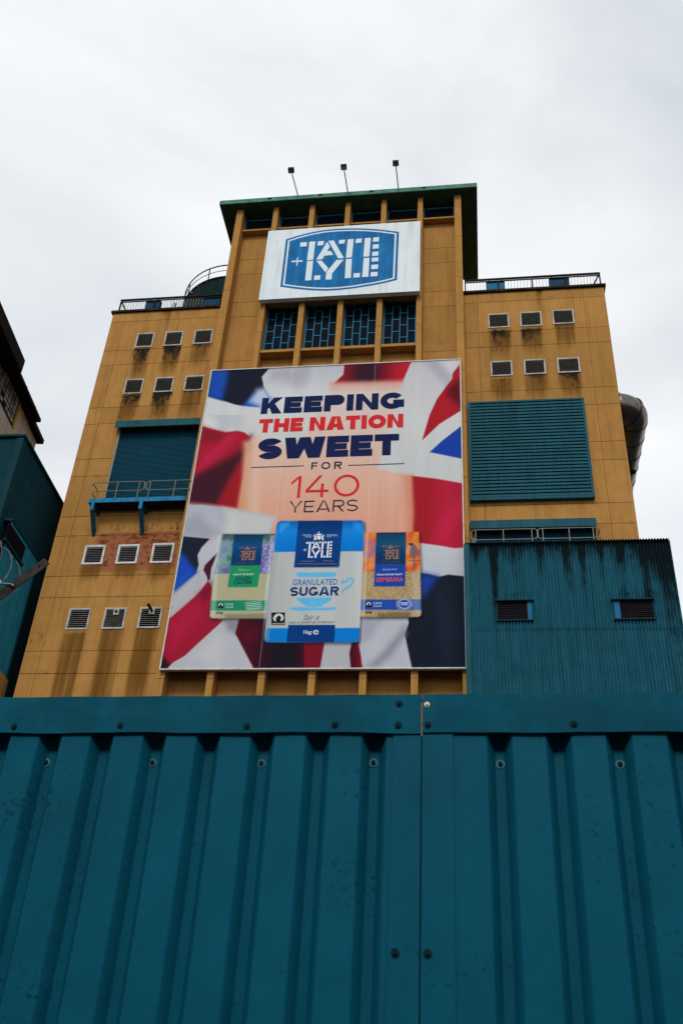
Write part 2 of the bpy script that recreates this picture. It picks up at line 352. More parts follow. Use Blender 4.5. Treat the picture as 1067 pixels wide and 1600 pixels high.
# openings in the wings
SHL = [onY(165, 760, YW)[0], FX[0] - .3, onY(160, 779, YW)[2] - .2, onY(181, 671, YW)[2] + .1]     # left shutter opening
SHR = [onY(737, 830, YW)[0], onY(929, 820, YW)[0], 24.8, onY(735, 818, YW)[2]]                     # right shutter opening
holes = [(v[0] + .06, v[1] - .06, v[2] + .06, v[3] - .06) for v in vents] + [tuple(SHL), tuple(SHR)]
def wing(x0, x1, cuts, nm):
    core = MB().box(x0 + .02, x1 - .02, YW + .45, YW + 10, 0, ZT - .05).build('wing_core', 'black', bld)
    # shallow backing behind the joints, open behind the vents and shutters
    bk = panel(x0 + .01, x1 - .01, 0.02, ZT - .03, YW + .035, holes, bld, thick=.42, step=3.0, name='wall_backing', mt='joint')
    side = MB()
    side.box(x0, x0 + .02, YW + .12, YW + 10.2, 0, ZT - .01).box(x1 - .02, x1, YW + .12, YW + 10.2, 0, ZT - .01)
    side.build('side_wall', 'ochre_fin', bld)
    c = [x0] + cuts + [x1]
    for a_, b_ in zip(ROWS[:-1], ROWS[1:]):
        for i in range(len(c) - 1):
            xa = c[i] + (G * .6 if i else 0); xb = c[i + 1] - (G * .6 if i < len(c) - 2 else 0)
            hz = [h for h in holes if h[0] < xb and h[1] > xa and h[2] < a_ and h[3] > b_]
            if any(h[0] <= xa and h[1] >= xb and h[2] <= b_ and h[3] >= a_ for h in hz): continue
            panel(xa, xb, b_ + G, a_ - G, YW + random.uniform(-.004, .004), hz, bk)
    cop = MB().box(x0 - .12, x1 + .12, YW - .14, YW + 10.3, ZT + .0, ZT + .16)
    cop.build('roof_coping', 'moss', bld)
LC = [onY(145, 700, YW)[0], onY(240, 480, YW)[0] * 0 + (-17.0)]
RC = [onY(747, 500, YW)[0], onY(930, 620, YW)[0]]
wing(XL, FX[0] - .1, [LC[0]], 'left')
wing(FX[6] + .1, XR, RC, 'right')

# vents: frame > slats
def vent_mesh(wd, ht, nsl, fw):
    f = MB()
    f.box(0, fw, -.05, .12, 0, ht).box(wd - fw, wd, -.05, .12, 0, ht).box(fw, wd - fw, -.05, .12, 0, fw).box(fw, wd - fw, -.05, .12, ht - fw, ht)
    fm = bpy.data.meshes.new('vent_frame'); fm.from_pydata(f.v, [], f.f)
    s = MB(); p = (ht - 2 * fw) / nsl
    for i in range(nsl):
        z0 = fw + i * p
        s.prism_x([(-.03, z0 + .01), (-.02, z0), (.10, z0 + p * .62), (.09, z0 + p * .72)], fw, wd - fw)
    sm_ = bpy.data.meshes.new('slats'); sm_.from_pydata(s.v, [], s.f)
    b = MB().box(fw, wd - fw, .2, .22, fw, ht - fw); bm_ = bpy.data.meshes.new('void'); bm_.from_pydata(b.v, [], b.f)
    return fm, sm_, bm_
for x0, x1, z0, z1, *_, k in vents:
    new = (k == 2); fm, sm_, bm_ = vent_mesh(x1 - x0, z1 - z0, 9 if k in (2, 3) else 11, .11 if k == 2 else .088)
    o = link('vent', fm, 'white_metal' if new else 'old_frame', bld, loc=(x0, YW, z0))
    o.matrix_parent_inverse = Matrix.Translation(-Vector(bld.location))
    for nm, me, mt in (('slats', sm_, 'white_metal' if new else 'old_frame' if k == 3 else 'grey_slat'), ('vent_back', bm_, 'black')):
        c = bpy.data.objects.new(nm, me); COL.objects.link(c); me.materials.append(M[mt]); c.parent = o
        if nm == 'slats': stuff(c)
    if k == 3:   # the two right-hand vents of the lowest row carry a round pipe outlet plate
        idx = [v for v in vents if v[-1] == 3].index((x0, x1, z0, z1, *_, k))
        if idx:
            wd, ht = x1 - x0, z1 - z0
            p = MB().box(wd * .42, wd * .66, -.07, -.04, ht * .66, ht * .93); pm = bpy.data.meshes.new('outlet_plate'); pm.from_pydata(p.v, [], p.f); pm.materials.append(M['old_frame'])
            c = bpy.data.objects.new('outlet_plate', pm); COL.objects.link(c); c.parent = o
            p = MB()
            if idx == 1: p.tube([(wd * .54, -.09, ht * .8), (wd * .54, -.02, ht * .8)], .085, 14)
            else: p.tube([(wd * .54, -.02, ht * .8), (wd * .54, -.2, ht * .82), (wd * .46, -.52, ht * .93)], .075, 12)
            pm = bpy.data.meshes.new('outlet_pipe'); pm.from_pydata(p.v, [], p.f); pm.materials.append(M['black_metal'])
            c = bpy.data.objects.new('outlet_pipe', pm); COL.objects.link(c); c.parent = o

# roller shutters
def shutter(S, header_z1, header_x0, header_x1):
    s = MB(); n = int((S[3] - S[2]) / .088); p = (S[3] - S[2]) / n
    for i in range(n):
        z0 = S[2] + i * p; s.prism_x([(YW + .22, z0), (YW + .185, z0 + p * .25), (YW + .185, z0 + p * .72), (YW + .22, z0 + p * .95), (YW + .24, z0 + p * .95), (YW + .24, z0)], S[0] + .12, S[1] - .02)
    o = s.build('roller_shutter', 'shutter', bld)
    MB().box(S[0] + .002, S[0] + .13, YW + .02, YW + .3, S[2], S[3] - .01).build('guide_rail', 'rail_grey', o)
    h = MB(); h.prism_x([(YW - .02, header_z1), (YW - .38, header_z1 - .12), (YW - .40, header_z1 - .14), (YW - .40, header_z1 - .62), (YW - .36, header_z1 - .62), (YW - .02, header_z1 - .2)], header_x0, header_x1)
    h.build('shutter_hood', 'teal', bld)
    return o
HZ = onY(181.5, 656.9, YW - .4)[2]
shutter(SHL, HZ + .1, onY(181.5, 660, YW - .4)[0], FX[0] - .24)
HZR = onY(734.4, 812.6, YW - .4)[2]
shutter(SHR, HZR + .1, onY(734.4, 812, YW - .4)[0], onY(930.5, 808, YW - .4)[0])

# big louvre panel on the right wing
A = onY(730.3, 628.2, YW - .3); B = onY(928.8, 776.1, YW - .3); C_ = onY(911.6, 619.6, YW - .3)
lx0, lx1, lz0, lz1 = A[0], (B[0] + C_[0]) / 2, B[2], A[2]
f = MB(); f.box(lx0, lx0 + .14, YW - .3, YW - .01, lz0, lz1).box(lx1 - .14, lx1, YW - .3, YW - .01, lz0, lz1).box(lx0 + .14, lx1 - .14, YW - .3, YW - .01, lz1 - .12, lz1).box(lx0 + .14, lx1 - .14, YW - .28, YW - .01, lz0, lz0 + .16)
lp = f.build('louvre_panel', 'teal', bld)
MB().box(lx0 + .14, lx1 - .14, YW - .1, YW - .06, lz0 + .16, lz1 - .12).build('louvre_back', 'black', lp)
n = 29; p = (lz1 - lz0 - .28) / n; sme = None
for i in range(n):
    z0 = lz0 + .16 + i * p
    if sme is None:
        b = MB().prism_x([(-.285, 0), (-.27, -.01), (-.12, p * .5), (-.12, p * .6), (-.235, p * .70), (-.25, p * .74)], lx0 + .145, lx1 - .145)
        sme = bpy.data.meshes.new('louvre_slat'); sme.from_pydata(b.v, [], b.f)
    link('louvre_slat', sme, 'teal', lp, loc=(0, YW, z0 + .015))

# tower: fins, bays, windows, roof
ZS = 55.02                                   # soffit
TB = 48.4                                    # back of tower
MB().box(FX[0] - .1, FX[6] + .1, YW + .5, TB, 0, ZS - .02).build('tower_core', 'joint', bld)
tw = MB().box(FX[0] - .12, FX[6] + .12, YW + .05, YW + .5, 0, ZS - .25).build('tower_wall', 'joint', bld)
for sx, x in ((-1, FX[0] - .12), (1, FX[6] + .12)):
    MB().box(x - .03, x + .03, YW + .06, TB + .02, 0, ZS - .03).build('tower_side_wall', 'ochre_fin', bld)
fz = [ZS - .01]
zc = [50.95, 47.15, 43.3, 39.5, 35.7, 31.9, 28.1, 24.3, 20.5, 16.7, 12.9, 9, 5, .02]
fm = None
for fi, x in enumerate(FX):
    FWi = FW if fi in (0, 6) else .33
    b = MB(); top = ZS - .01
    for zz in zc:
        b.box(x - FWi / 2, x + FWi / 2, YF, YW + .045, zz + .012, top); top = zz - .012
    b.build('tower_fin', 'ochre_fin', bld)
    MB().box(x - FWi / 2 + .02, x + FWi / 2 - .02, YF + .02, YW + .04, 0.05, ZS - .02).build('fin_core', 'joint', bld)
TJ = [onY(680, y, YW)[2] for y in (350.2, 388, 411, 455.6, 478.8, 549.3)]
TJ += [j for j in JL if j < TJ[-1] - .8]
WZ1 = onY(413.3, 484, YW)[2]; WZ0 = onY(403.9, 558.2, YW)[2]
for i in range(6):
    xa, xb = FX[i] + (FW if i == 0 else .33) / 2 + .002, FX[i + 1] - (FW if i == 5 else .33) / 2 - .002
    top = TJ[0]
    hz = []
    if 1 <= i <= 4: hz = [(xa - 1, xb + 1, WZ0, WZ1)]
    for zz in TJ[1:] + [.05]:
        a_, b_ = top - G, zz + G
        if hz:
            for p0, p1 in (((max(b_, WZ1), a_)), (b_, min(a_, WZ0))):
                if p1 - p0 > .05: panel(xa, xb, p0, p1, YW, [], tw, thick=.1)
        else: panel(xa, xb, b_, a_, YW, [], tw, thick=.1)
        top = zz
    # clerestory window under the roof
    cz0, cz1 = TJ[0] + .16, ZS - .22
    f = MB(); f.box(xa, xa + .09, YW - .03, YW + .04, cz0, cz1).box(xb - .09, xb, YW - .03, YW + .04, cz0, cz1).box(xa + .09, xb - .09, YW - .03, YW + .04, cz1 - .09, cz1).box(xa + .09, xb - .09, YW - .03, YW + .04, cz0, cz0 + .07)
    cw = f.build('clerestory_window', 'blue_frame', bld)
    MB().box(xa + .09, xb - .09, YW + .01, YW + .03, cz0 + .07, cz1 - .09).build('pane', 'glass', cw)
    MB().box(xa, xb, YF + .35, YW + .04, TJ[0], TJ[0] + .13).build('window_sill', 'ochre_fin', bld)
    if hz:
        x0, x1, z0, z1 = xa + .02, xb - .02, WZ0, WZ1
        wd, ht = x1 - x0, z1 - z0; t = .055
        f = MB(); yf0, yf1 = YW - .10, YW - .02
        f.box(x0, x0 + .09, yf0, yf1, z0, z1).box(x1 - .09, x1, yf0, yf1, z0, z1).box(x0 + .09, x1 - .09, yf0, yf1, z1 - .08, z1).box(x0 + .09, x1 - .09, yf0, yf1, z0, z0 + .08)
        cws = (wd - .18) / 4; pan = []
        for c in range(4):
            ca = x0 + .09 + c * cws; cb = ca + cws
            if c: f.box(ca - t / 2, ca + t / 2, yf0 + .01, yf1 - .004, z0 + .08, z1 - .08)
            br = (.25, .5, .75) if c % 2 == 0 else (.12, .37, .62, .88)
            lo = z0 + .08
            for q in list(br) + [1.0]:
                hi = z0 + ht * q
                if q < 1: f.box(ca + (t / 2 if c else 0), cb - (t / 2 if c < 3 else 0), yf0 + .012, yf1 - .006, hi - t / 2, hi + t / 2)
                pan.append((ca + .02, cb - .02, lo + .01, (hi if q < 1 else z1 - .08) - .01)); lo = hi
        wo = f.build('grid_window', 'blue_frame', bld)
        for q in pan: MB().box(q[0], q[1], YW - .052 + random.uniform(-.006, .006), YW - .03, q[2], q[3]).build('pane', 'glass', wo)
        MB().box(xa, xb, YF + .18, YW + .04, z0 - .22, z0 - .02).build('window_sill', 'ochre_fin', bld)
        MB().box(xa, xb, YF + .25, YW + .04, z1 + .02, z1 + .16).build('window_lintel', 'ochre_fin', bld)
# roof slab
rA, rB = onY(343, 319, 40.65), onY(745, 291, 40.65)
rx0, rx1 = rA[0], rB[0]; RB = 48.67
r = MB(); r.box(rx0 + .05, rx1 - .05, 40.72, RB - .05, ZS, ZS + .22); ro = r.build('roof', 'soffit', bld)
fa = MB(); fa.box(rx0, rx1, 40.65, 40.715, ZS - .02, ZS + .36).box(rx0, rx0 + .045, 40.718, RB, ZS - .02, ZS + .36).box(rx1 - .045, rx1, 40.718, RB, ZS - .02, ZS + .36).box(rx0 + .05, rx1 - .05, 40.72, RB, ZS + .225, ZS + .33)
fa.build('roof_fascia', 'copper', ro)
# small fixing plates along the fascia
for px in (421, 500, 580, 662):
    q = onY(px, 315 - .07 * (px - 400), 40.64); MB().box(q[0] - .12, q[0] + .12, 40.62, 40.648, ZS + .16, ZS + .3).build('fascia_plate', 'black_metal', ro)

# ------------------------------------------------------------------ lamps on arms above the roof edge
for (hx, hy, bx_, by_), lab in zip(((455, 266, 465, 308), (537, 261, 543, 303), (618, 255, 622, 298)),
        ('leftmost of the three slim arm lamps over the roof edge', 'middle one of the three slim arm lamps over the roof edge', 'rightmost of the three slim arm lamps over the roof edge')):
    base = onY(bx_, by_, 40.7); zz = ZS + .42
    tip = onP(hx, hy, (0, 0, zz + .12), np.array([0, 0, 1.0]))
    t = thing('arm_lamp', (base[0], 40.9, ZS + .36), lab, 'lamp', 'arm lamps on the tower roof')
    MB().tube([(base[0], 41.2, zz - .02), (base[0], 40.7, zz), (tip[0], tip[1], zz + .1)], .035, 8).build('arm', 'black_metal', t)
    MB().box(base[0] - .1, base[0] + .1, 40.75, 41.25, ZS + .335, ZS + .43).build('base_plate', 'black_metal', t)
    h = MB(); h.prism_x([(tip[1] - .16, zz + .02), (tip[1] + .12, zz - .04), (tip[1] + .16, zz + .12), (tip[1] + .08, zz + .26), (tip[1] - .14, zz + .26)], tip[0] - .19, tip[0] + .19)
    ho = h.build('lamp_head', 'black_metal', t)
    MB().box(tip[0] - .15, tip[0] + .15, tip[1] - .1, tip[1] + .08, zz - .045, zz - .035).build('lamp_glass', 'pale_glass', ho)

# ------------------------------------------------------------------ logo sign
def rect_from(pL, pR, pT, pB, Y):
    return onY(*pL, Y)[0], onY(*pR, Y)[0], onY(*pB, Y)[2], onY(*pT, Y)[2]
YS = 40.75
sA = onY(419, 361, YS); sB = onY(655, 455, YS); s1 = onY(657, 345, YS); s0 = onY(405, 468, YS)
sx0, sx1, sz0, sz1 = (sA[0] + s0[0]) / 2, (sB[0] + s1[0]) / 2, (sB[2] + s0[2]) / 2, (sA[2] + s1[2]) / 2
sign = thing('logo_sign', ((sx0 + sx1) / 2, YS + .2, sz0), 'white rectangular sign with blue shield logo high on the tower', 'sign')
MB().box(sx0, sx1, YS, YS + .32, sz0, sz1).build('sign_panel', 'sign_white', sign)
MB().box(sx0 + .3, sx1 - .3, YS + .322, YF - .002, sz0 + .3, sz0 + .45).box(sx0 + .3, sx1 - .3, YS + .322, YF - .002, sz1 - .6, sz1 - .45).build('mounting_rail', 'black_metal', sign)
def Zs(x, y): q = onY(400 + x / 3.952, 340 + y / 3.952, YS); return (q[0], q[2])
outer = [Zs(*p) for p in ((185, 135), (255, 112), (330, 93), (415, 77), (500, 69), (600, 66), (690, 68), (770, 74), (882, 88), (870, 385), (800, 403), (740, 415), (600, 438), (510, 448), (440, 452), (370, 451), (300, 446), (220, 437), (150, 427))]
cxs = np.mean([p[0] for p in outer]); czs = np.mean([p[1] for p in outer])
cxs = (max(p[0] for p in outer) + min(p[0] for p in outer)) / 2; czs = (max(p[1] for p in outer) + min(p[1] for p in outer)) / 2
def inset(d):
    hx = (max(p[0] for p in outer) - min(p[0] for p in outer)) / 2; hz_ = (max(p[1] for p in outer) - min(p[1] for p in outer)) / 2
    return [(cxs + (p[0] - cxs) * (hx - d) / hx, czs + (p[1] - czs) * (hz_ - d) / hz_) for p in outer]
u = 1.0 / 3.952 / 23.0
def rev(p): return p[::-1]
MB().poly(rev(outer), YS - .004).build('shield_border', 'sign_blue', sign)
MB().poly(rev(inset(14 * u)), YS - .008).build('shield_line', 'sign_letter', sign)
MB().poly(rev(inset(24 * u)), YS - .012).build('shield_field', 'sign_blue', sign)
LOGO = [[(275, 155), (315, 152), (313, 178), (273, 181)], [(330, 150), (367, 148), (353, 262), (315, 265)], [(383, 148), (420, 145), (416, 170), (380, 174)],
        [(440, 150), (456, 180), (410, 258), (372, 261)], [(430, 209), (463, 207), (477, 231), (417, 237)], [(447, 145), (480, 142), (542, 250), (508, 253)],
        [(513, 140), (551, 137), (546, 160), (512, 163)], [(566, 136), (603, 133), (592, 246), (555, 249)], [(618, 133), (654, 130), (650, 155), (614, 158)],
        [(672, 128), (709, 126), (699, 240), (662, 243)], [(724, 124), (760, 122), (757, 148), (721, 150)], [(722, 168), (759, 166), (756, 191), (719, 194)], [(718, 213), (756, 210), (754, 236), (715, 239)],
        [(316, 270), (353, 268), (341, 387), (303, 390)], [(360, 360), (398, 357), (396, 384), (358, 387)], [(373, 268), (405, 267), (447, 315), (428, 338)],
        [(497, 263), (541, 260), (470, 345), (467, 382), (430, 384), (434, 338)], [(555, 257), (592, 255), (585, 373), (548, 376)], [(604, 345), (642, 343), (640, 369), (601, 372)],
        [(664, 251), (701, 249), (693, 366), (655, 369)], [(715, 249), (756, 247), (753, 271), (713, 273)], [(712, 293), (754, 290), (752, 317), (711, 320)], [(709, 338), (751, 336), (749, 362), (707, 365)],
        [(221, 268), (288, 264), (287, 273), (220, 277)], [(254, 248), (261, 248), (258, 264), (252, 265)], [(251, 277), (258, 276), (255, 297), (249, 298)]]
LOGO = [[Zs(*p) for p in pl] for pl in LOGO]
b = MB()
for n_, pl in enumerate(LOGO): b.poly(rev(pl), YS - .016 - .0007 * (n_ % 4))
b.build('logo_letters', 'sign_letter', sign)
lgx0 = min(p[0] for pl in LOGO[:23] for p in pl); lgx1 = max(p[0] for pl in LOGO[:23] for p in pl); lgz0 = min(p[1] for pl in LOGO[:23] for p in pl); lgz1 = max(p[1] for pl in LOGO[:23] for p in pl)

# ------------------------------------------------------------------ billboard
YB = 41.0
bx0 = (onY(332, 580, YB)[0] + onY(251, 1045, YB)[0]) / 2; bx1 = (onY(718, 562, YB)[0] + onY(727, 1043, YB)[0]) / 2
bz0 = (onY(251, 1045, YB)[2] + onY(727, 1043, YB)[2]) / 2; bz1 = (onY(332, 580, YB)[2] + onY(718, 562, YB)[2]) / 2
bb = thing('billboard', ((bx0 + bx1) / 2, YB + .1, bz0), 'huge printed advertising banner with flag picture and sugar packs on the tower', 'billboard')
MB().box(bx0 + .02, bx1 - .02, YB + .005, YB + .15, bz0 + .02, bz1 - .02).build('backing_board', 'black_metal', bb)
f = MB(); fw = .06
f.box(bx0 - fw, bx0, YB - .04, YB + .16, bz0 - fw, bz1 + fw).box(bx1, bx1 + fw, YB - .04, YB + .16, bz0 - fw, bz1 + fw).box(bx0, bx1, YB - .04, YB + .16, bz1, bz1 + fw).box(bx0, bx1, YB - .04, YB + .16, bz0 - fw, bz0)
f.build('frame', 'white_metal', bb)

NX, NZ = 380, 480
gx, gz = np.meshgrid(np.linspace(bx0, bx1, NX), np.linspace(bz0, bz1, NZ))
PT = np.stack([gx.ravel(), np.full(gx.size, YB), gz.ravel()], 1)
U, V = proj_many(PT)
img = np.zeros((PT.shape[0], 3))
def sdf(poly):
    x, y = U, V; n = len(poly); d2 = np.full(x.shape, 1e9); ins = np.zeros(x.shape, bool)
    for i in range(n):
        ax, ay = poly[i]; bx_, by_ = poly[(i + 1) % n]; ex, ey = bx_ - ax, by_ - ay
        t = np.clip(((x - ax) * ex + (y - ay) * ey) / (ex * ex + ey * ey + 1e-9), 0, 1)
        d2 = np.minimum(d2, (x - ax - t * ex) ** 2 + (y - ay - t * ey) ** 2)
        if ay != by_: ins ^= ((ay > y) != (by_ > y)) & (x < (bx_ - ax) * (y - ay) / (by_ - ay) + ax)
    return np.where(ins, 1, -1) * np.sqrt(d2)
def smooth(pts):       # Catmull-Rom rounding of a traced outline
    o = []; n = len(pts)
    for i in range(n):
        p0, p1, p2, p3 = [np.array(pts[(i + k - 1) % n], float) for k in range(4)]
        for t in (0, .33, .67):
            o.append(tuple(.5 * (2 * p1 + (p2 - p0) * t + (2 * p0 - 5 * p1 + 4 * p2 - p3) * t * t + (3 * p1 - p0 - 3 * p2 + p3) * t ** 3)))
    return o
def fill(poly, col, soft=.7, al=1.0, rnd=False):
    global img
    if rnd: poly = smooth(poly)
    a_ = np.clip(sdf(poly) / (2 * soft) + .5, 0, 1); a_ = (a_ * a_ * (3 - 2 * a_) * al)[:, None]
    c = col if isinstance(col, np.ndarray) and col.ndim == 2 else np.array(col, float)[None]
    img = img * (1 - a_) + c * a_
def lerp(t, *cs):
    cs = np.array(cs, float); t = np.clip(t, 0, .9999) * (len(cs) - 1); i = t.astype(int); fr = (t - i)[:, None]
    return cs[i] * (1 - fr) + cs[i + 1] * fr
Q1 = lambda *a_: [(240 + x / 4.268, 550 + y / 4.268) for x, y in a_]
Q2 = lambda *a_: [(480 + x / 4.268, 550 + y / 4.268) for x, y in a_]
Q3 = lambda *a_: [(240 + x / 4.268, 790 + y / 4.268) for x, y in a_]
Q4 = lambda *a_: [(480 + x / 4.268, 790 + y / 4.268) for x, y in a_]
WH = (196, 198, 200)
img[:] = lerp((V - 580) / 270, (205, 196, 192), (208, 186, 176), (212, 166, 145), (206, 145, 122))
# white flag areas
fill(Q1((330, 100), (1067, 80)) + Q2((250, 80), (245, 145), (165, 215), (120, 300), (60, 420)) + Q1((1015, 560), (880, 620), (760, 590), (690, 572), (640, 550), (330, 500)), lerp((V - 570) / 110, (178, 180, 190), (205, 207, 208), (196, 196, 196)), 3)
fill(Q1((900, 100), (1040, 95), (1030, 190), (960, 240), (850, 190), (780, 190), (790, 130)), (150, 146, 158), 12, .55)
fill(Q1((500, 340), (620, 370), (560, 520), (440, 530), (380, 420)), (170, 176, 190), 14, .6)
fill(Q1((330, 420), (420, 460), (430, 530), (330, 495)), (214, 214, 212), 8, .6)
fill(Q2((695, 65), (1020, 40), (1030, 880), (860, 845), (690, 825), (465, 778), (500, 660), (560, 460), (630, 205)), lerp((V - 560) / 190, (186, 184, 192), (198, 199, 200), (190, 194, 194)), 2)
fill(Q2((780, 60), (870, 55), (960, 160), (930, 230), (870, 170)), (150, 150, 162), 9, .6)
fill(Q2((880, 55), (1010, 50), (1000, 100), (965, 140)), (212, 212, 214), 7, .5)
# top-left blue
fill(Q1((380, 118), (775, 104), (722, 165), (735, 230), (778, 305), (700, 368), (600, 360), (540, 350), (480, 330), (365, 295)), (24, 30, 44), 1.2, rnd=False)
fill(Q1((380, 118), (500, 115), (490, 200), (455, 330), (360, 298)), (26, 74, 168), 7)
fill(Q1((590, 362), (660, 290), (720, 270), (790, 310), (700, 372)), (40, 90, 196), 5)
fill(Q1((640, 330), (690, 250), (745, 235), (785, 310), (720, 372)), (178, 190, 214), 7)
fill(Q1((330, 292), (480, 335), (560, 358), (700, 370), (720, 420), (330, 420)), (200, 202, 204), 1.0, .96)
# top red
fill(Q2((250, 70), (700, 50), (632, 205), (400, 225), (165, 222), (240, 150)), lerp((U - 520) / 120, (160, 28, 46), (120, 26, 40), (58, 26, 38), (48, 28, 42), (110, 24, 38), (170, 30, 44), (176, 34, 46)), 1.2)
fill(Q2((150, 202), (640, 188), (620, 270), (140, 280)), lerp((V - 595) / 20, (205, 150, 130), (206, 192, 186)), 5, .95)
# left red
fill(Q1((300, 488), (400, 515), (480, 535), (560, 525), (610, 538), (642, 566), (660, 640), (615, 700), (590, 860), (560, 1040), (400, 1012), (200, 990)), (160, 30, 50), 1.5)
fill(Q1((650, 560), (600, 650), (430, 745), (300, 810), (200, 900), (230, 1010), (420, 1020), (470, 930), (560, 760), (630, 660)), (62, 26, 38), 9)
fill(Q1((340, 690), (500, 560), (560, 560), (420, 700), (300, 790)), (190, 34, 74), 9, .8)
fill(Q1((330, 500), (420, 530), (480, 545), (420, 600), (320, 600)), (110, 26, 40), 8, .6)
fill(Q1((470, 940), (570, 760), (600, 780), (560, 1040), (440, 1020)), (150, 28, 36), 7)
fill(Q1((600, 600), (700, 560), (700, 1067), (555, 1067), (590, 850)), lerp((U - 372) / 26, (200, 140, 100), (212, 178, 160)), 6, .93)
# star wedge and blue at right edge
fill(Q2((1025, 70), (970, 140), (965, 178), (920, 238), (865, 312), (815, 420), (765, 590), (880, 480), (1025, 390)), (164, 30, 42), 1.0)
fill(Q2((1030, 170), (940, 240), (930, 290), (1030, 370)), (82, 20, 28), 8, .85)
fill(Q2((1030, 490), (900, 590), (815, 668), (1030, 712)), (26, 62, 156), .8)
# right red and white
fill(Q2((690, 825), (860, 845), (1050, 878)) + Q4((1060, 0), (1045, 284), (980, 285), (860, 265), (700, 250)), lerp((U - 640) / 90, (150, 30, 38), (160, 30, 44), (176, 32, 60), (158, 28, 50)), 1.2)
fill(Q2((620, 815), (700, 820), (712, 1067)) + Q4((700, 260), (600, 260)), lerp((U - 628) / 20, (212, 158, 138), (204, 120, 96)), 5)
fill(Q4((880, 100), (1040, -60), (1040, 60), (900, 260), (820, 255)), (192, 36, 70), 10, .6)
fill(Q4((700, 245), (760, 250), (900, 270), (980, 286), (1060, 280), (1060, 475), (940, 460), (880, 474), (800, 455), (690, 448)), lerp((V - 850) / 50, (190, 192, 196), (178, 184, 196)), 1.0)
fill(Q4((690, 445), (800, 455), (880, 474), (940, 460), (1070, 474), (1080, 1090), (697, 1090), (648, 860), (675, 785), (665, 745)), (21, 29, 43), 1.2)
fill(Q4((740, 450), (870, 474), (830, 540), (780, 610), (740, 600)), (26, 62, 150), 9)
fill(Q4((840, 560), (920, 520), (1000, 800), (940, 1050), (860, 900)), (30, 40, 56), 14, .6)
# lower left
fill(Q3((180, -8), (330, -5), (620, 35), (808, 76), (745, 290), (500, 800), (380, 780), (60, 1100), (20, 1100)), lerp((V - 790) / 130, (168, 170, 184), (182, 186, 194), (172, 174, 180)), 1.2)
fill(Q3((470, 20), (806, 78), (740, 290), (460, 200), (490, 100)), (190, 192, 192), 8)
fill(Q3((190, 100), (300, 60), (440, 180), (360, 230), (190, 200)), (140, 140, 158), 10, .6)
fill(Q3((180, 203), (376, 221), (320, 280), (294, 330), (302, 395), (283, 450), (210, 510), (110, 590)), (27, 34, 50), 1.0)
fill(Q3((150, 300), (200, 325), (245, 385), (290, 440), (210, 512), (110, 600)), (24, 70, 172), 6)
fill(Q3((110, 590), (210, 510), (283, 450), (225, 440), (120, 560)), (30, 84, 190), 4, .6)
fill(Q3((430, 310), (345, 395), (333, 430), (355, 470), (364, 505), (378, 490), (385, 420)), (66, 26, 40), 1.2)
fill(Q3((365, 500), (300, 585), (200, 675), (80, 775), (20, 1100), (85, 1100), (130, 1048), (210, 1002), (330, 890), (470, 765), (385, 745), (380, 690), (390, 540)), (152, 26, 50), 1.2)
fill(Q3((200, 690), (300, 620), (330, 720), (180, 900), (120, 960), (110, 800)), (178, 32, 66), 12, .6)
fill(Q3((20, 1000), (70, 1010), (110, 1060), (80, 1110), (20, 1110)), (44, 20, 38), 5)
fill(Q3((300, 590), (390, 510), (385, 600), (330, 640)), (104, 22, 40), 8, .7)
fill(Q3((80, 1100), (130, 1048), (210, 1002), (330, 890), (470, 762), (580, 762), (545, 852), (670, 1100)), (176, 178, 186), 1.0)
fill(Q3((470, 765), (590, 762), (545, 852), (500, 830)), (118, 118, 130), 8, .8)
fill(Q3((300, 1000), (420, 860), (480, 900), (420, 1080)), (198, 200, 204), 14, .5)
fill(Q3((570, 755), (800, 740), (800, 900), (1080, 900), (1080, 1100), (675, 1100), (545, 852)), lerp((U - 370) / 120, (82, 16, 34), (58, 18, 32), (26, 24, 36), (30, 22, 34), (86, 18, 34)), 1.2)
fill(Q3((600, 840), (700, 800), (690, 900), (620, 900)), (100, 18, 36), 9, .5)
fill(Q4((-20, 900), (118, 910), (84, 1100), (-20, 1100)), (118, 20, 38), 1.5)
fill(Q4((118, 905), (300, 905), (281, 985), (292, 1100), (84, 1100)), (168, 170, 178), 1.2)
fill(Q4((298, 905), (355, 905), (374, 1100), (292, 1100), (281, 985)), lerp((U - 546) / 20, (58, 14, 30), (120, 20, 40)), 1.2)
fill(Q4((345, 745), (672, 745), (674, 785), (648, 855), (700, 1100), (374, 1100), (345, 930)), (176, 180, 190), 1.2)
fill(Q4((400, 1070), (520, 960), (650, 800), (660, 860), (560, 1000), (470, 1080)), (128, 128, 142), 8, .8)
fill(Q4((350, 745), (520, 745), (420, 880), (350, 930)), (140, 144, 158), 10, .6)
# peach triangle beside the left pack stays from the base; soft shadows printed round the packs
def pack_shadow(poly): fill([(x + 1.5, y + 2.5) for x, y in poly], (18, 18, 24), 5, .75)
CP = [(432, 822), (434, 817), (438, 814), (500, 813.5), (564, 813), (568, 816), (569, 821), (566.5, 880), (561, 998), (559.5, 1002), (556, 1003.5), (418, 1003.5), (414.5, 1002), (413.5, 998), (421, 910)]
LPk = [(348.5, 835), (430, 835), (420, 966), (331, 966), (328, 962), (335, 897)]
RPk = [(566, 833), (654, 831), (656.5, 880), (657.8, 958), (656.5, 962), (653, 964), (560, 964)]
for p in (LPk, RPk, CP): pack_shadow(p)
rng = np.random.default_rng(3); noise = rng.normal(0, 1, img.shape[0])[:, None]
lowf = rng.normal(0, 1, (40, 32))
def blot(sc_, seed):
    r_ = np.random.default_rng(seed); a_ = np.zeros_like(U)
    for i in range(9):
        kx, ky, ph = r_.normal(0, sc_), r_.normal(0, sc_), r_.uniform(0, 6.3); a_ += np.sin(U * kx + V * ky + ph)
    return a_ / 3
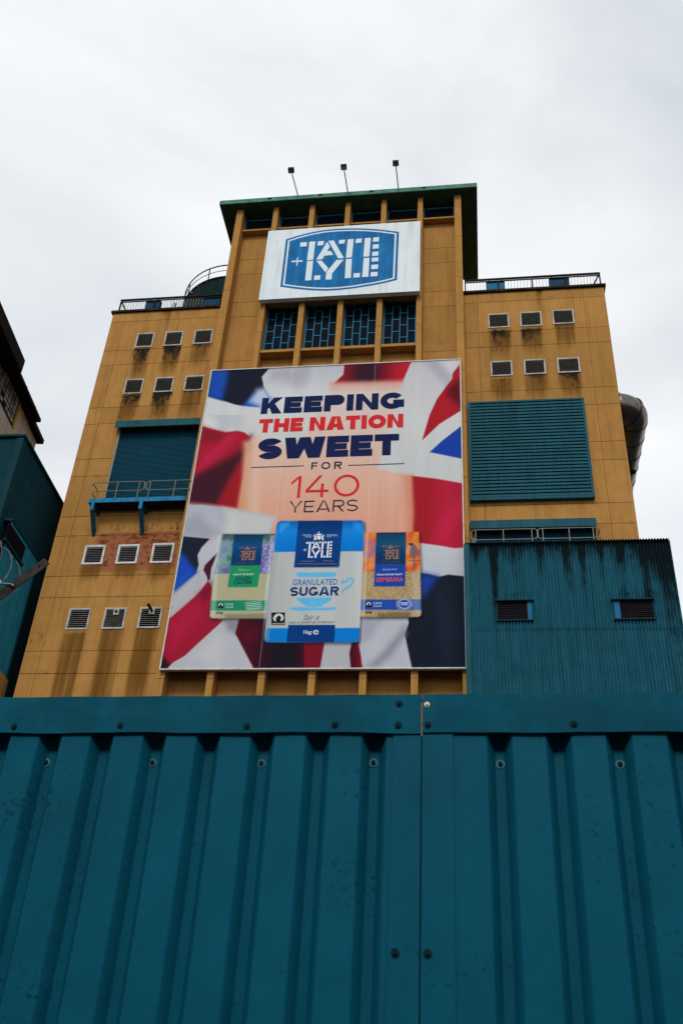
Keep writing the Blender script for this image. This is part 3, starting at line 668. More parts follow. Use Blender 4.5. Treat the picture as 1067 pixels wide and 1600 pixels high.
# left pack
fill(LPk, (168, 166, 134), .6)
t = blot(.25, 5); fill([(348.5, 835), (430, 835), (424, 896.5), (335, 896.5)], lerp(t * .35 + .5, (62, 120, 98), (110, 150, 140), (100, 100, 160), (84, 76, 150)), .6)
fill([(411, 850), (428, 848), (424, 896), (408, 896)], lerp(blot(.6, 8) * .3 + .5, (78, 62, 140), (128, 124, 176), (160, 164, 196)), 2)
fill([(341, 850), (360, 838), (352, 880), (340, 890)], (130, 160, 170), 5, .6)
fill([(348.5, 835), (430, 835), (429, 843), (347, 843)], (44, 70, 68), 4, .6)
fill([(366, 835.5), (411.5, 835.5), (407.5, 883.5), (360.3, 883.5)], lerp((V - 836) / 48, (16, 54, 84), (14, 74, 128), (12, 58, 108), (12, 54, 100)), .5)
fill([(360.3, 883.5), (407.6, 883.5), (402.6, 917.6), (355.5, 917.6)], (30, 140, 92), .5)
fill([(330.5, 938), (421, 938), (419, 954), (328.8, 954)], (28, 132, 94), .5)
fill([(340, 836), (346, 836), (336, 964), (329, 964)], (206, 208, 204), 3, .45)
fill([(428, 836), (423, 836), (411, 966), (416, 966)], (214, 220, 216), 2, .5)
fill([(352, 960), (424, 958), (420, 967), (352, 967)], (110, 106, 88), 3, .6)
# right pack
fill(RPk, np.clip(np.array([[164, 142, 100]]) + noise * 16, 60, 230), .6)
t = blot(.22, 12); fill([(566, 833), (654, 831), (656.8, 893), (564, 893)], lerp(t * .3 + .5, (190, 60, 34), (206, 88, 40), (214, 128, 62), (200, 150, 110)), .6)
fill([(569, 846), (580, 844), (588, 852), (588, 866), (578, 872), (567, 871)], (150, 110, 150), 2, .8); fill([(570, 852), (578, 851), (580, 862), (571, 864)], (206, 112, 80), 2, .9)
fill([(638.5, 850), (641, 848.3), (646, 849), (650, 853), (653, 862), (652, 868), (648, 872), (648.5, 885), (647, 892), (645.6, 885), (645, 872), (641, 866), (639.6, 860), (642, 856), (641, 853)], (112, 96, 104), .7)
fill([(638, 849.5), (641, 848.2), (646, 849.5), (643, 852.5), (639, 852)], (60, 52, 60), .5)
fill([(638, 875.5), (657, 875), (657, 876.6), (638, 876.6)], (90, 60, 60), .5, .8)
fill([(587.5, 832.5), (634, 832), (633.5, 882), (585.5, 882)], lerp((V - 834) / 48, (20, 62, 92), (18, 78, 118), (12, 56, 100), (12, 52, 96)), .5)
fill([(585.5, 882), (633.5, 882), (632.6, 916.4), (584, 916.4)], (26, 66, 158), .5)
fill([(562.5, 936.6), (657.4, 936.6), (657.6, 953), (561.6, 953)], (34, 72, 164), .5)
fill([(644, 894), (656, 893), (657, 960), (645, 960)], (196, 196, 190), 4, .35)
fill([(571, 833), (575, 833), (570, 962), (565, 962)], (206, 206, 196), 2, .4)
fill([(590, 958), (640, 956), (640, 966), (590, 966)], (88, 78, 58), 3, .6)
# centre pack
fill(CP, lerp((U - 415) / 150, (168, 174, 174), (178, 182, 182), (182, 185, 185), (178, 182, 182)), .6)
fill(CP[:1] + CP[1:7] + [(567.5, 861.5), (428, 862.5)], lerp((V - 813) / 50, (10, 92, 170), (22, 128, 212), (8, 120, 206), (6, 112, 196)), .5)
fill([(437, 818), (452, 815), (452, 822), (437, 832)], (70, 170, 232), 3, .6); fill([(552, 815), (566, 818), (565, 832), (552, 824)], (60, 160, 226), 3, .5)
fill([(416.5, 981.6), (562.2, 981), (561, 998), (559.5, 1002), (556, 1003.5), (418, 1003.5), (414.5, 1002), (413.8, 998)], (8, 118, 202), .5)
fill([(466.2, 813.6), (535.2, 813.2), (530.2, 885.4), (459.6, 886)], lerp((V - 813) / 73, (6, 48, 104), (10, 66, 134), (8, 58, 124), (6, 54, 118)), .5)
fill([(450.4, 977), (524, 976.6), (522.4, 1003.4), (447.6, 1003.4)], (8, 56, 122), .5)
fill([(413.5, 950), (421, 905), (428, 862), (434, 862), (424, 950), (420, 1000), (414, 1000)], (150, 158, 166), 4, .5)
fill([(556, 862), (568, 862), (563, 980), (556, 980)], (206, 208, 210), 4, .4)
LB = (92, 178, 220)
fill([(461.8, 894.3), (527, 894.3), (523, 901.6), (464.6, 901.6)], LB, .4)
fill([(462, 934), (520, 933), (517, 938), (511, 942.4), (503, 945.6), (504.4, 948), (476, 948.4), (478, 946), (470, 942.6), (465, 938.6)], LB, .4)
fill([(451, 950.6), (458, 949.2), (470, 948.6), (478, 949.8), (490, 948.8), (502, 949.8), (512, 949), (528, 948.4), (523, 952.6), (515, 954), (462, 954.4), (455, 953.2)], LB, .4)
hp = [(533.5, 909.3), (537, 909.6), (541, 908.4), (544.5, 904.6), (549, 903.6), (551.6, 906.4), (550.4, 911.6), (546.4, 916), (540.6, 919), (536, 922.4), (534.4, 926.6)]
hr = [2.6, 1.9, 1.5, 1.5, 1.6, 1.6, 1.6, 1.6, 1.5, 1.5, 1.8]
for (p, q), r_ in zip(zip(hp[:-1], hp[1:]), hr):
    d_ = np.array(q) - np.array(p); n_ = np.array([-d_[1], d_[0]]) / (np.linalg.norm(d_) + 1e-6) * r_; e_ = d_ * .15
    fill([tuple(np.array(p) - e_ + n_), tuple(np.array(q) + e_ + n_), tuple(np.array(q) + e_ - n_), tuple(np.array(p) - e_ - n_)], LB, .4)
# banner seams: three strips of vinyl, the joints slightly paler
for su in (1 / 3, 2 / 3):
    xs_ = bx0 + (bx1 - bx0) * su
    a_ = (np.abs(gx.ravel() - xs_) < .025)[:, None] * .35; img = img * (1 - a_) + np.array([[214, 216, 216]]) * a_
me = bpy.data.meshes.new('print')
idx = np.arange(NX * NZ).reshape(NZ, NX)
Fq = np.stack([idx[:-1, :-1], idx[:-1, 1:], idx[1:, 1:], idx[1:, :-1]], -1).reshape(-1, 4)
me.vertices.add(len(PT)); me.vertices.foreach_set('co', PT.astype(np.float32).ravel())
me.loops.add(Fq.size); me.loops.foreach_set('vertex_index', Fq.ravel().astype(np.int32))
me.polygons.add(len(Fq)); me.polygons.foreach_set('loop_start', np.arange(0, Fq.size, 4, dtype=np.int32))
me.update(calc_edges=True); me.validate()
KALB = 0.92
def alb(c): return np.clip(s2l(c) / KALB, 0, .85)
rgba = np.concatenate([alb(img), np.ones((len(img), 1))], 1).astype(np.float32)
me.attributes.new('print_colour', 'FLOAT_COLOR', 'POINT').data.foreach_set('color', rgba.ravel())
pm = bpy.data.materials.new('printed_vinyl'); pm.use_nodes = True; t_ = pm.node_tree; pb = t_.nodes['Principled BSDF']
at = t_.nodes.new('ShaderNodeAttribute'); at.attribute_name = 'print_colour'
geo = t_.nodes.new('ShaderNodeNewGeometry'); nn = t_.nodes.new('ShaderNodeTexNoise'); nn.inputs['Scale'].default_value = .8; nn.inputs['Detail'].default_value = 6
mpp = t_.nodes.new('ShaderNodeMapping'); mpp.inputs['Scale'].default_value = (2.5, 1, .2)
t_.links.new(geo.outputs['Position'], mpp.inputs['Vector']); t_.links.new(mpp.outputs['Vector'], nn.inputs['Vector'])
mr = t_.nodes.new('ShaderNodeMapRange'); mr.inputs['From Min'].default_value = .3; mr.inputs['From Max'].default_value = .7; mr.inputs['To Min'].default_value = .95; mr.inputs['To Max'].default_value = 1.03
t_.links.new(nn.outputs['Fac'], mr.inputs['Value'])
vm = t_.nodes.new('ShaderNodeVectorMath'); vm.operation = 'SCALE'; t_.links.new(at.outputs['Color'], vm.inputs[0]); t_.links.new(mr.outputs['Result'], vm.inputs['Scale'])
t_.links.new(vm.outputs['Vector'], pb.inputs['Base Color']); pb.inputs['Roughness'].default_value = .7; pb.inputs['Specular IOR Level'].default_value = .03
bp = t_.nodes.new('ShaderNodeBump'); bp.inputs['Strength'].default_value = .12; bp.inputs['Distance'].default_value = .08; t_.links.new(nn.outputs['Fac'], bp.inputs['Height']); t_.links.new(bp.outputs['Normal'], pb.inputs['Normal'])
link('print', me, pm, bb)

_ink = {}
def ink(c):
    if c not in _ink: _ink[c] = mat('ink_%02x%02x%02x' % c, tuple(alb(c)), .7, var=.05, scale=.8, spec=.03)
    return _ink[c]
def text_mesh(s, bold=0.0, shear=0.0, space=1.0):
    cu = bpy.data.curves.new('t', 'FONT'); cu.body = s; cu.offset = bold; cu.shear = shear; cu.space_character = space; cu.resolution_u = 4
    ob = bpy.data.objects.new('t', cu); COL.objects.link(ob)
    dg = bpy.context.evaluated_depsgraph_get(); me = bpy.data.meshes.new_from_object(ob.evaluated_get(dg))
    bpy.data.objects.remove(ob); bpy.data.curves.remove(cu); return me
def lettering(s, pL, pR, pT, pB, col, parent, bold=0.0, shear=0.0, space=1.0, Y=YB - .012, name='lettering', rot=0):
    me = text_mesh(s, bold, shear, space); n = len(me.vertices)
    c = np.zeros(n * 3); me.vertices.foreach_get('co', c); c = c.reshape(-1, 3)
    x0, x1, z0, z1 = rect_from(pL, pR, pT, pB, Y)
    a0, a1, b0, b1 = c[:, 0].min(), c[:, 0].max(), c[:, 1].min(), c[:, 1].max()
    X = x0 + (c[:, 0] - a0) / (a1 - a0) * (x1 - x0); Z = z0 + (c[:, 1] - b0) / (b1 - b0) * (z1 - z0)
    if rot:
        cx_, cz_ = (x0 + x1) / 2, (z0 + z1) / 2; dx, dz = X - cx_, Z - cz_; X = cx_ + dx * math.cos(rot) - dz * math.sin(rot); Z = cz_ + dx * math.sin(rot) + dz * math.cos(rot)
    c = np.stack([X, np.full(n, Y), Z], 1); me.vertices.foreach_set('co', c.ravel()); me.update(); me.materials.clear()
    me.name = name
    return link(name, me, ink(col), parent)
def glyph(ch, W, H, T):
    """convex pieces of a plain geometric capital, W wide, H high, stroke T"""
    P = []
    def rc(x0, z0, x1, z1): P.append([(x0, z0), (x1, z0), (x1, z1), (x0, z1)])
    def ring(cx_, cz_, rx, rz, a0, a1, n=22):
        for i in range(n):
            t0, t1 = math.radians(a0 + (a1 - a0) * i / n), math.radians(a0 + (a1 - a0) * (i + 1) / n)
            P.append([(cx_ + rx * math.cos(t0), cz_ + rz * math.sin(t0)), (cx_ + rx * math.cos(t1), cz_ + rz * math.sin(t1)),
                      (cx_ + (rx - T) * math.cos(t1), cz_ + (rz - T) * math.sin(t1)), (cx_ + (rx - T) * math.cos(t0), cz_ + (rz - T) * math.sin(t0))])
    D = 1.28 * T
    if ch in 'EFHKLPRDNMU' : rc(0, 0 if ch != 'U' else H * .4, T, H)
    if ch in 'EF':
        rc(T, H - T, W, H); rc(T, (H - T * .9) / 2, W * .92, (H + T * .9) / 2)
        if ch == 'E': rc(T, 0, W, T)
    elif ch == 'L': rc(T, 0, W, T)
    elif ch == 'H': rc(W - T, 0, W, H); rc(T, (H - T) / 2, W - T, (H + T) / 2)
    elif ch == 'I': rc((W - T) / 2, 0, (W + T) / 2, H)
    elif ch == 'T': rc(0, H - T, W, H); rc((W - T) / 2, 0, (W + T) / 2, H - T)
    elif ch in 'PR':
        r = .31 * H if ch == 'P' else .29 * H
        rc(T, H - T, W - r, H); rc(T, H - 2 * r, W - r, H - 2 * r + T); ring(W - r, H - r, r, r, -90, 90, 14)
        if ch == 'R': P.append([(.42 * W, H - 2 * r), (.42 * W + D, H - 2 * r), (W, 0), (W - D, 0)])
    elif ch == 'D':
        r = H / 2; rx = min(r, W - T); rc(T, H - T, W - rx, H); rc(T, 0, W - rx, T); ring(W - rx, H / 2, rx, r, -90, 90, 16)
    elif ch == 'N': rc(W - T, 0, W, H); P.append([(T, H), (T, H - 1.25 * T), (W - T, 0), (W - T, 1.25 * T)])
    elif ch == 'M':
        rc(W - T, 0, W, H); P.append([(T, H), (T, H - 1.5 * T), (W / 2, .22 * H), (W / 2, .22 * H + 1.5 * T)]); P.append([(W - T, H), (W / 2, .22 * H + 1.5 * T), (W / 2, .22 * H), (W - T, H - 1.5 * T)])
    elif ch == 'K':
        P.append([(T, .30 * H), (W, H), (W - 1.4 * T, H), (T, .30 * H + 1.0 * T)]); P.append([(W - 1.45 * T, 0), (W, 0), (.60 * W, .67 * H), (.36 * W, .47 * H)])
    elif ch == 'A':
        P.append([(0, 0), (D, 0), (W / 2 + .1 * T, H), (W / 2 - .62 * D, H)]); P.append([(W - D, 0), (W, 0), (W / 2 + .62 * D, H), (W / 2 + .1 * T, H)]); rc(.24 * W, .19 * H, .76 * W, .19 * H + T * .85)
    elif ch == 'Y': rc((W - T) / 2, 0, (W + T) / 2, .42 * H); P.append([((W - T) / 2, .42 * H), (W / 2, .42 * H), (D, H), (0, H)]); P.append([(W / 2, .42 * H), ((W + T) / 2, .42 * H), (W, H), (W - D, H)])
    elif ch == 'W':
        q = W / 4
        P.append([(0, H), (D, H), (q + .55 * D, 0), (q - .55 * D, 0)]); P.append([(q - .2 * D, 0), (q + .55 * D, 0), (2 * q + .5 * D, H), (2 * q - .5 * D, H)])
        P.append([(2 * q - .5 * D, H), (2 * q + .5 * D, H), (3 * q + .2 * D, 0), (3 * q - .55 * D, 0)]); P.append([(W - D, H), (W, H), (3 * q + .55 * D, 0), (3 * q - .55 * D, 0)])
    elif ch in 'O0': ring(W / 2, H / 2, W / 2, H / 2, 0, 360, 40)
    elif ch == 'C': ring(W / 2, H / 2, W / 2, H / 2, 42, 318, 32)
    elif ch == 'G': ring(W / 2, H / 2, W / 2, H / 2, 38, 328, 34); rc(W - T, .10 * H, W, .30 * H); rc(.54 * W, .30 * H, W, .30 * H + .8 * T)
    elif ch == 'S':
        r = (H + T) / 4; ring(W / 2, H - r, W / 2, r, 28, 262, 22); ring(W / 2, r, W / 2, r, 82, -152, 22); P.append([(W / 2 - .08 * W, H / 2 - T / 2), (W / 2 + .08 * W, H / 2 - T / 2), (W / 2 + .08 * W, H / 2 + T / 2), (W / 2 - .08 * W, H / 2 + T / 2)])
    elif ch == 'U': rc(W - T, H * .4, W, H); ring(W / 2, H * .4, W / 2, H * .4, 180, 360, 18)
    elif ch == '1': rc(W - T, 0, W, H); P.append([(0, H * .72), (W - T, H), (W - T, H - 1.1 * T), (0, H * .72 - 1.1 * T)])
    elif ch == '4': rc(.66 * W, 0, .66 * W + T, H * .62); rc(0, .23 * H, W, .23 * H + T); P.append([(0, .23 * H + T), (1.15 * T, .23 * H + T), (.66 * W + T * .3, H), (.66 * W - T * .9, H)])
    return P
GW = dict(K=1.0, E=.86, P=.95, I=.36, N=1.05, G=1.1, T=.95, H=1.03, A=1.2, O=1.18, S=.97, W=1.62, F=.8, R=.98, Y=1.1, U=.98, D=1.05, M=1.2, C=1.05, L=.8)
def headline(sx, pL, pR, pT, pB, col, stroke, gap=.13, wide=None, name='lettering', Y=YB - .012):
    x0, x1, z0, z1 = rect_from(pL, pR, pT, pB, Y); H = z1 - z0; T = stroke * H
    ws = [(wide or {}).get(c, GW.get(c, .5)) if c != ' ' else .25 for c in sx]
    k = (x1 - x0) / (sum(ws) + gap * (len(sx) - 1)); x = x0
    for c, w_ in zip(sx, ws):
        if c != ' ':
            b = MB()
            for n_, pl in enumerate(glyph(c, w_ * k, H, T)):
                ar = sum(pl[i][0] * pl[(i + 1) % len(pl)][1] - pl[(i + 1) % len(pl)][0] * pl[i][1] for i in range(len(pl)))
                b.poly([(x + q[0], z0 + q[1]) for q in (pl if ar > 0 else pl[::-1])], Y - .0004 * (n_ % 5 if len(pl) == 4 else 0))
            b.build(name, ink(col), bb)
        x += (w_ + gap) * k
NAVY, RED = (24, 34, 74), (200, 44, 48)
headline('KEEPING', (408, 640), (631.2, 625), (520, 617.2), (520, 642.4), NAVY, .32, gap=.09)
headline('THE NATION', (405.2, 660), (629.8, 658), (520, 650.6), (520, 671.6), RED, .30, gap=.1)
headline('SWEET', (403.3, 700), (623.2, 690), (513, 681.6), (513, 714.2), NAVY, .32, gap=.07)
headline('FOR', (486.5, 727), (534, 727), (510.5, 721.7), (510.5, 732.8), (36, 40, 66), .17, gap=.5)
headline('140', (455, 758), (561.3, 758), (510, 742.5), (510, 776.3), RED, .105, gap=.22, wide={'1': .42, '4': .98, '0': 1.08})
headline('YEARS', (452, 790), (559.2, 790), (505, 781.7), (505, 799.6), (40, 38, 60), .105, gap=.2)
b = MB()
for p, q in ((Q1((652, 768))[0], Q1((1002, 762))[0]), (Q2((275, 756))[0], Q2((648, 745))[0])):
    A = onY(*p, YB); B = onY(*q, YB); zc_ = (A[2] + B[2]) / 2
    b.poly([(A[0], zc_ - .025), (B[0], zc_ - .025), (B[0], zc_ + .025), (A[0], zc_ + .025)], YB - .012)
b.build('headline_rule', ink((36, 40, 66)), bb)

def logo_at(pL, pR, pT, pB, col, Y=YB - .014):
    x0, x1, z0, z1 = rect_from(pL, pR, pT, pB, Y); b = MB()
    for n_, pl in enumerate(LOGO):
        b.poly(rev([(x0 + (p[0] - lgx0) / (lgx1 - lgx0) * (x1 - x0), z0 + (p[1] - lgz0) / (lgz1 - lgz0) * (z1 - z0)) for p in pl]), Y - .0007 * (n_ % 4))
    return b.build('pack_logo', ink(col), bb)
def flat(polys, col, name, Y=YB - .012):
    b = MB()
    for pl in polys:
        q = [onY(x, y, Y) for x, y in pl]; pts = [(a_[0], a_[2]) for a_ in q]
        ar = sum(pts[i][0] * pts[(i + 1) % len(pts)][1] - pts[(i + 1) % len(pts)][0] * pts[i][1] for i in range(len(pts)))
        b.poly(pts if ar > 0 else pts[::-1], Y)
    return b.build(name, ink(col), bb)
def R_(x0, y0, x1, y1): return [(x0, y0), (x1, y0), (x1, y1), (x0, y1)]
def disc(cx_, cy_, rx, ry, n=20): return [(cx_ + rx * math.cos(2 * math.pi * i / n), cy_ + ry * math.sin(2 * math.pi * i / n)) for i in range(n)]
def crest(cx_, cy_, w_, h_, col):       # crown and shield of the small royal arms above the logo
    P = [disc(cx_, cy_ - .42 * h_, .07 * w_, .08 * h_, 8), [(cx_ - .22 * w_, cy_ - .08 * h_), (cx_ - .3 * w_, cy_ - .3 * h_), (cx_ - .12 * w_, cy_ - .2 * h_), (cx_, cy_ - .36 * h_), (cx_ + .12 * w_, cy_ - .2 * h_), (cx_ + .3 * w_, cy_ - .3 * h_), (cx_ + .22 * w_, cy_ - .08 * h_)],
         [(cx_ - .2 * w_, cy_ - .04 * h_), (cx_ + .2 * w_, cy_ - .04 * h_), (cx_ + .18 * w_, cy_ + .3 * h_), (cx_, cy_ + .46 * h_), (cx_ - .18 * w_, cy_ + .3 * h_)],
         [(cx_ - .5 * w_, cy_ - .1 * h_), (cx_ - .38 * w_, cy_ - .16 * h_), (cx_ - .25 * w_, cy_ + .1 * h_), (cx_ - .26 * w_, cy_ + .45 * h_), (cx_ - .48 * w_, cy_ + .46 * h_), (cx_ - .4 * w_, cy_ + .2 * h_)],
         [(cx_ + .5 * w_, cy_ - .1 * h_), (cx_ + .38 * w_, cy_ - .16 * h_), (cx_ + .25 * w_, cy_ + .1 * h_), (cx_ + .26 * w_, cy_ + .45 * h_), (cx_ + .48 * w_, cy_ + .46 * h_), (cx_ + .4 * w_, cy_ + .2 * h_)]]
    return P
def squiggle(x0, x1, y, amp, th, seed):
    r_ = random.Random(seed); n = 16; P = []
    pts = [(x0 + (x1 - x0) * i / n, y + amp * math.sin(i * 1.9 + seed) * r_.uniform(.5, 1)) for i in range(n + 1)]
    for (a0, b0), (a1, b1) in zip(pts[:-1], pts[1:]): P.append([(a0, b0 - th), (a1, b1 - th), (a1 + .01, b1 + th), (a0 + .01, b0 + th)])
    return P
PW = (214, 218, 222)
logo_at((477.3, 860), (518.4, 860), (498, 846.2), (498, 871.6), PW)
flat(crest(498.2, 837.6, 17, 13.5, PW), PW, 'pack_crest')
flat([R_(472, 835.3, 487, 836.1), R_(474, 837, 487, 837.8), R_(477, 838.7, 487, 839.5), R_(510, 835, 526, 835.8), R_(510, 836.8, 528, 837.6), R_(510, 838.5, 517, 839.3)], (150, 170, 196), 'pack_small_print')
flat(squiggle(470, 492, 877, 1.1, .28, 1) + squiggle(505, 520, 876.6, 1.0, .28, 2) + [R_(463.5, 880.8, 526.5, 881.3)], (150, 140, 110), 'pack_signature')
lettering('GRANULATED', (458, 909), (526.8, 909), (492, 904.6), (492, 914), (24, 124, 184), bb, bold=.012, space=1.08)
headline('SUGAR', (453.4, 924), (529.2, 924), (491, 916.8), (491, 930.6), (14, 54, 112), .21)
lettering('Stir it', (474.4, 965), (499.4, 965), (487, 960.4), (487, 968.6), (60, 72, 84), bb, bold=-.012, shear=.4)
lettering('FOR A SWEETER EVERYDAY', (452, 972), (523.6, 972), (488, 970.8), (488, 974), (70, 80, 90), bb, bold=.005, space=1.25)
lettering('1kg', (474.4, 988), (486.8, 988), (480, 984.6), (480, 992.2), PW, bb, bold=.01)
lettering('e', (489, 988), (497.6, 988), (493, 984.4), (493, 991.2), PW, bb, bold=.0)
# zig-zag edges of the labels
flat([[(459.6 + i * 2.2, 885.2), (461.8 + i * 2.2, 885.2), (460.7 + i * 2.2, 887.2)] for i in range(32)], (6, 54, 118), 'label_edge')
flat([[(450.4 + i * 2.2, 977.4), (452.6 + i * 2.2, 977.4), (451.5 + i * 2.2, 975.4)] for i in range(33)], (8, 56, 122), 'label_edge')
flat([[(349 + i * 2.25, 836), (351.25 + i * 2.25, 836), (350.1 + i * 2.25, 834)] for i in range(36)], (30, 64, 74), 'pack_edge')
flat([[(588 + i * 2.2, 833.4), (590.2 + i * 2.2, 833.4), (589.1 + i * 2.2, 831.2)] for i in range(21)], (20, 62, 92), 'pack_edge')
def swirl(x0, y0, x1, y1, cap):
    w_, h_ = x1 - x0, y1 - y0; P = lambda u, v: (x0 + u * w_, y0 + v * h_)
    flat([R_(x0, y0, x1, y1)], (20, 24, 26), 'mark_ground', YB - .010)
    flat([[P(.12, .45), P(.2, .25), P(.4, .1), P(.65, .08), P(.85, .2), P(.92, .4), P(.86, .62), P(.7, .7), P(.66, .58), P(.74, .46), P(.7, .34), P(.52, .3), P(.38, .38), P(.32, .55), P(.36, .72), P(.2, .68)]], (196, 200, 202), 'mark_swirl', YB - .014)
    flat([disc(x0 + .55 * w_, y0 + .32 * h_, .1 * w_, .085 * h_, 12)], (20, 24, 26), 'mark_dot', YB - .018)
    if cap: lettering('FAIRTRADE', P(.06, .9), P(.94, .9), P(.5, .85), P(.5, .96), (196, 200, 202), bb, bold=.02, Y=YB - .018)
swirl(424.2, 957, 445.2, 976.4, True)
swirl(340.3, 941.6, 349.4, 949.6, False)
swirl(571, 940, 580, 948.6, False)
CO = (170, 120, 84)
logo_at((376.2, 868), (398.6, 868), (387, 860.6), (387, 875.4), CO); logo_at((600.4, 866), (622.8, 866), (611, 859), (611, 873.8), CO)
flat(crest(386.6, 856.3, 9, 7, CO) + [R_(373, 855, 381, 855.7), R_(375, 856.4, 381, 857.1), R_(393, 855, 402, 855.7), R_(393, 856.4, 400, 857.1)], (140, 104, 80), 'pack_crest')
flat(crest(610, 854.4, 9, 7, CO) + [R_(596, 853, 604, 853.7), R_(598, 854.6, 604, 855.3), R_(616, 852.8, 626, 853.5), R_(616, 854.4, 622, 855.1)], (150, 112, 80), 'pack_crest')
flat(squiggle(370, 383, 879, .6, .22, 3) + squiggle(389, 397, 879, .6, .22, 4) + squiggle(596, 608, 877, .6, .22, 5) + squiggle(614, 622, 877, .6, .22, 6) + [R_(366, 880.8, 401, 881.2), R_(592, 879, 627, 879.4)], (104, 84, 74), 'pack_signature')
lettering('Mayan', (372, 891), (391, 890), (381, 888.5), (381, 893.6), (150, 206, 178), bb, shear=.35, bold=-.01)
lettering('LIGHT BODIED', (365, 897), (397, 897), (381, 896), (381, 898.6), (206, 224, 212), bb, bold=.01)
lettering('GOLDEN', (368, 903), (393, 903), (381, 900.6), (381, 905.8), (12, 58, 92), bb, bold=.01)
lettering('CASTER', (365.3, 909.5), (394, 909.5), (380, 906.9), (380, 912.6), (12, 58, 92), bb, bold=.012)
lettering('Guyanese', (597, 891), (620, 890), (608, 887.4), (608, 892.2), (186, 200, 226), bb, shear=.35, bold=-.01)
lettering('MEDIUM BODIED FRUITY', (588.4, 897.6), (629, 897), (609, 896.2), (609, 899), (214, 222, 236), bb, bold=.01)
lettering('DEMERARA', (588.2, 906), (629.4, 905), (609, 902.2), (609, 908.8), (222, 84, 62), bb, bold=.012)
for x_, y_ in ((351.5, 942.5), (583, 940.8)):
    lettering('CANE', (x_, y_ + 1.6), (x_ + 13.4, y_ + 1.6), (x_ + 6, y_), (x_ + 6, y_ + 3.3), (176, 206, 200), bb, bold=.01)
    lettering('SUGAR', (x_ + .4, y_ + 6.2), (x_ + 13.4, y_ + 6.2), (x_ + 6, y_ + 4.8), (x_ + 6, y_ + 7.6), (176, 206, 200), bb, bold=.01)
lettering('500g', (337.8, 957.5), (348.6, 957.5), (343, 955.4), (343, 960), (60, 62, 62), bb, bold=.005)
lettering('500g', (570, 956.5), (580.6, 956.5), (575, 954.4), (575, 959), (60, 56, 50), bb, bold=.02)
# stamps
st = [(382.4, 941), (408.6, 938.6), (410, 952), (384.4, 953.4)]
flat([[st[0], st[1], (st[1][0], st[1][1] + .7), (st[0][0], st[0][1] + .7)], [st[3], st[2], (st[2][0], st[2][1] - .7), (st[3][0], st[3][1] - .7)], [st[0], st[3], (st[3][0] + .7, st[3][1]), (st[0][0] + .7, st[0][1])], [st[1], st[2], (st[2][0] - .7, st[2][1]), (st[1][0] - .7, st[1][1])]]
     + [[(385 + k * .3, 942.8 + k * 2.7), (407 + k * .3, 941 + k * 2.7), (407 + k * .3, 942.4 + k * 2.7), (385 + k * .3, 944.2 + k * 2.7)] for k in range(4)], (150, 204, 180), 'pack_stamp')
rg = []
for i in range(24):
    t0, t1 = 2 * math.pi * i / 24, 2 * math.pi * (i + 1) / 24
    for r0, r1, al_ in ((12.4, 13.0, 1), (8.2, 10.6, .62)):
        t2 = t0 + (t1 - t0) * al_; rg.append([(631.6 + r0 * math.cos(t0), 943.5 + r0 * .78 * math.sin(t0)), (631.6 + r1 * math.cos(t0), 943.5 + r1 * .78 * math.sin(t0)), (631.6 + r1 * math.cos(t2), 943.5 + r1 * .78 * math.sin(t2)), (631.6 + r0 * math.cos(t2), 943.5 + r0 * .78 * math.sin(t2))])
rg += [R_(625, 941.4, 638, 943), R_(626, 944.4, 637, 945.6)]
flat(rg, (186, 200, 224), 'pack_stamp')

# ------------------------------------------------------------------ rooftop rails, boxes, tank
BOXES = (((229, 480), (254, 465.5), 'dark blue box on the left roof railing, farther from the tower'), ((320, 474.5), (347, 459), 'dark blue box on the left roof railing, beside the tower'),
         ((759, 448.5), (787.5, 434), 'lighter blue box on the right roof railing, beside the tower'), ((857, 442), (887, 427.5), 'dark blue box on the right roof railing, near the outer corner'))
BXR = [(onY(*b_[0], YW + .1)[0] - .05, onY(*b_[1], YW + .1)[0] + .05) for b_ in BOXES]
def roof_rail(x0, x1, label, end):
    t = thing('roof_railing', ((x0 + x1) / 2, YW, ZT + .16), label, 'railing', 'roof railings')
    y = YW + .05; z0, z1 = ZT + .16, ZT + 1.3
    r = MB(); r.box(x0, x1, y - .05, y + .05, z1 - .10, z1).box(x0, x1, y - .03, y + .03, z1 - .26, z1 - .2); r.build('top_rail', 'black_metal', t)
    MB().box(x0, x1, y - .04, y + .04, z0 + .06, z0 + .14).build('bottom_rail', 'black_metal', t)
    n = int((x1 - x0) / 2.4) + 1
    for i in range(n + 1):
        x = x0 + .05 + (x1 - x0 - .1) * i / n
        b = MB().box(x - .04, x + .04, y - .045, y + .045, z0 - .02, z1 - .26)
        b.build('post', 'black_metal', t)
    ex = x0 if end < 0 else x1
    MB().tube([(ex - end * .05, y, z1 - .1), (ex - end * .55, y + .1, z0)], .055, 6).build('brace', 'black_metal', t)
    b = MB(); x = x0 + .2
    while x < x1 - .1:
        if not any(q[0] < x < q[1] for q in BXR): b.box(x - .011, x + .011, y - .011, y + .011, z0 + .14, z1 - .26)
        x += .19
    stuff(b.build('balusters', 'rail_grey', t))
roof_rail(XL + .25, FX[0] - .35, 'black roof railing along the top of the left wing', -1)
roof_rail(FX[6] + .3, XR - .1, 'black roof railing along the top of the right wing', 1)
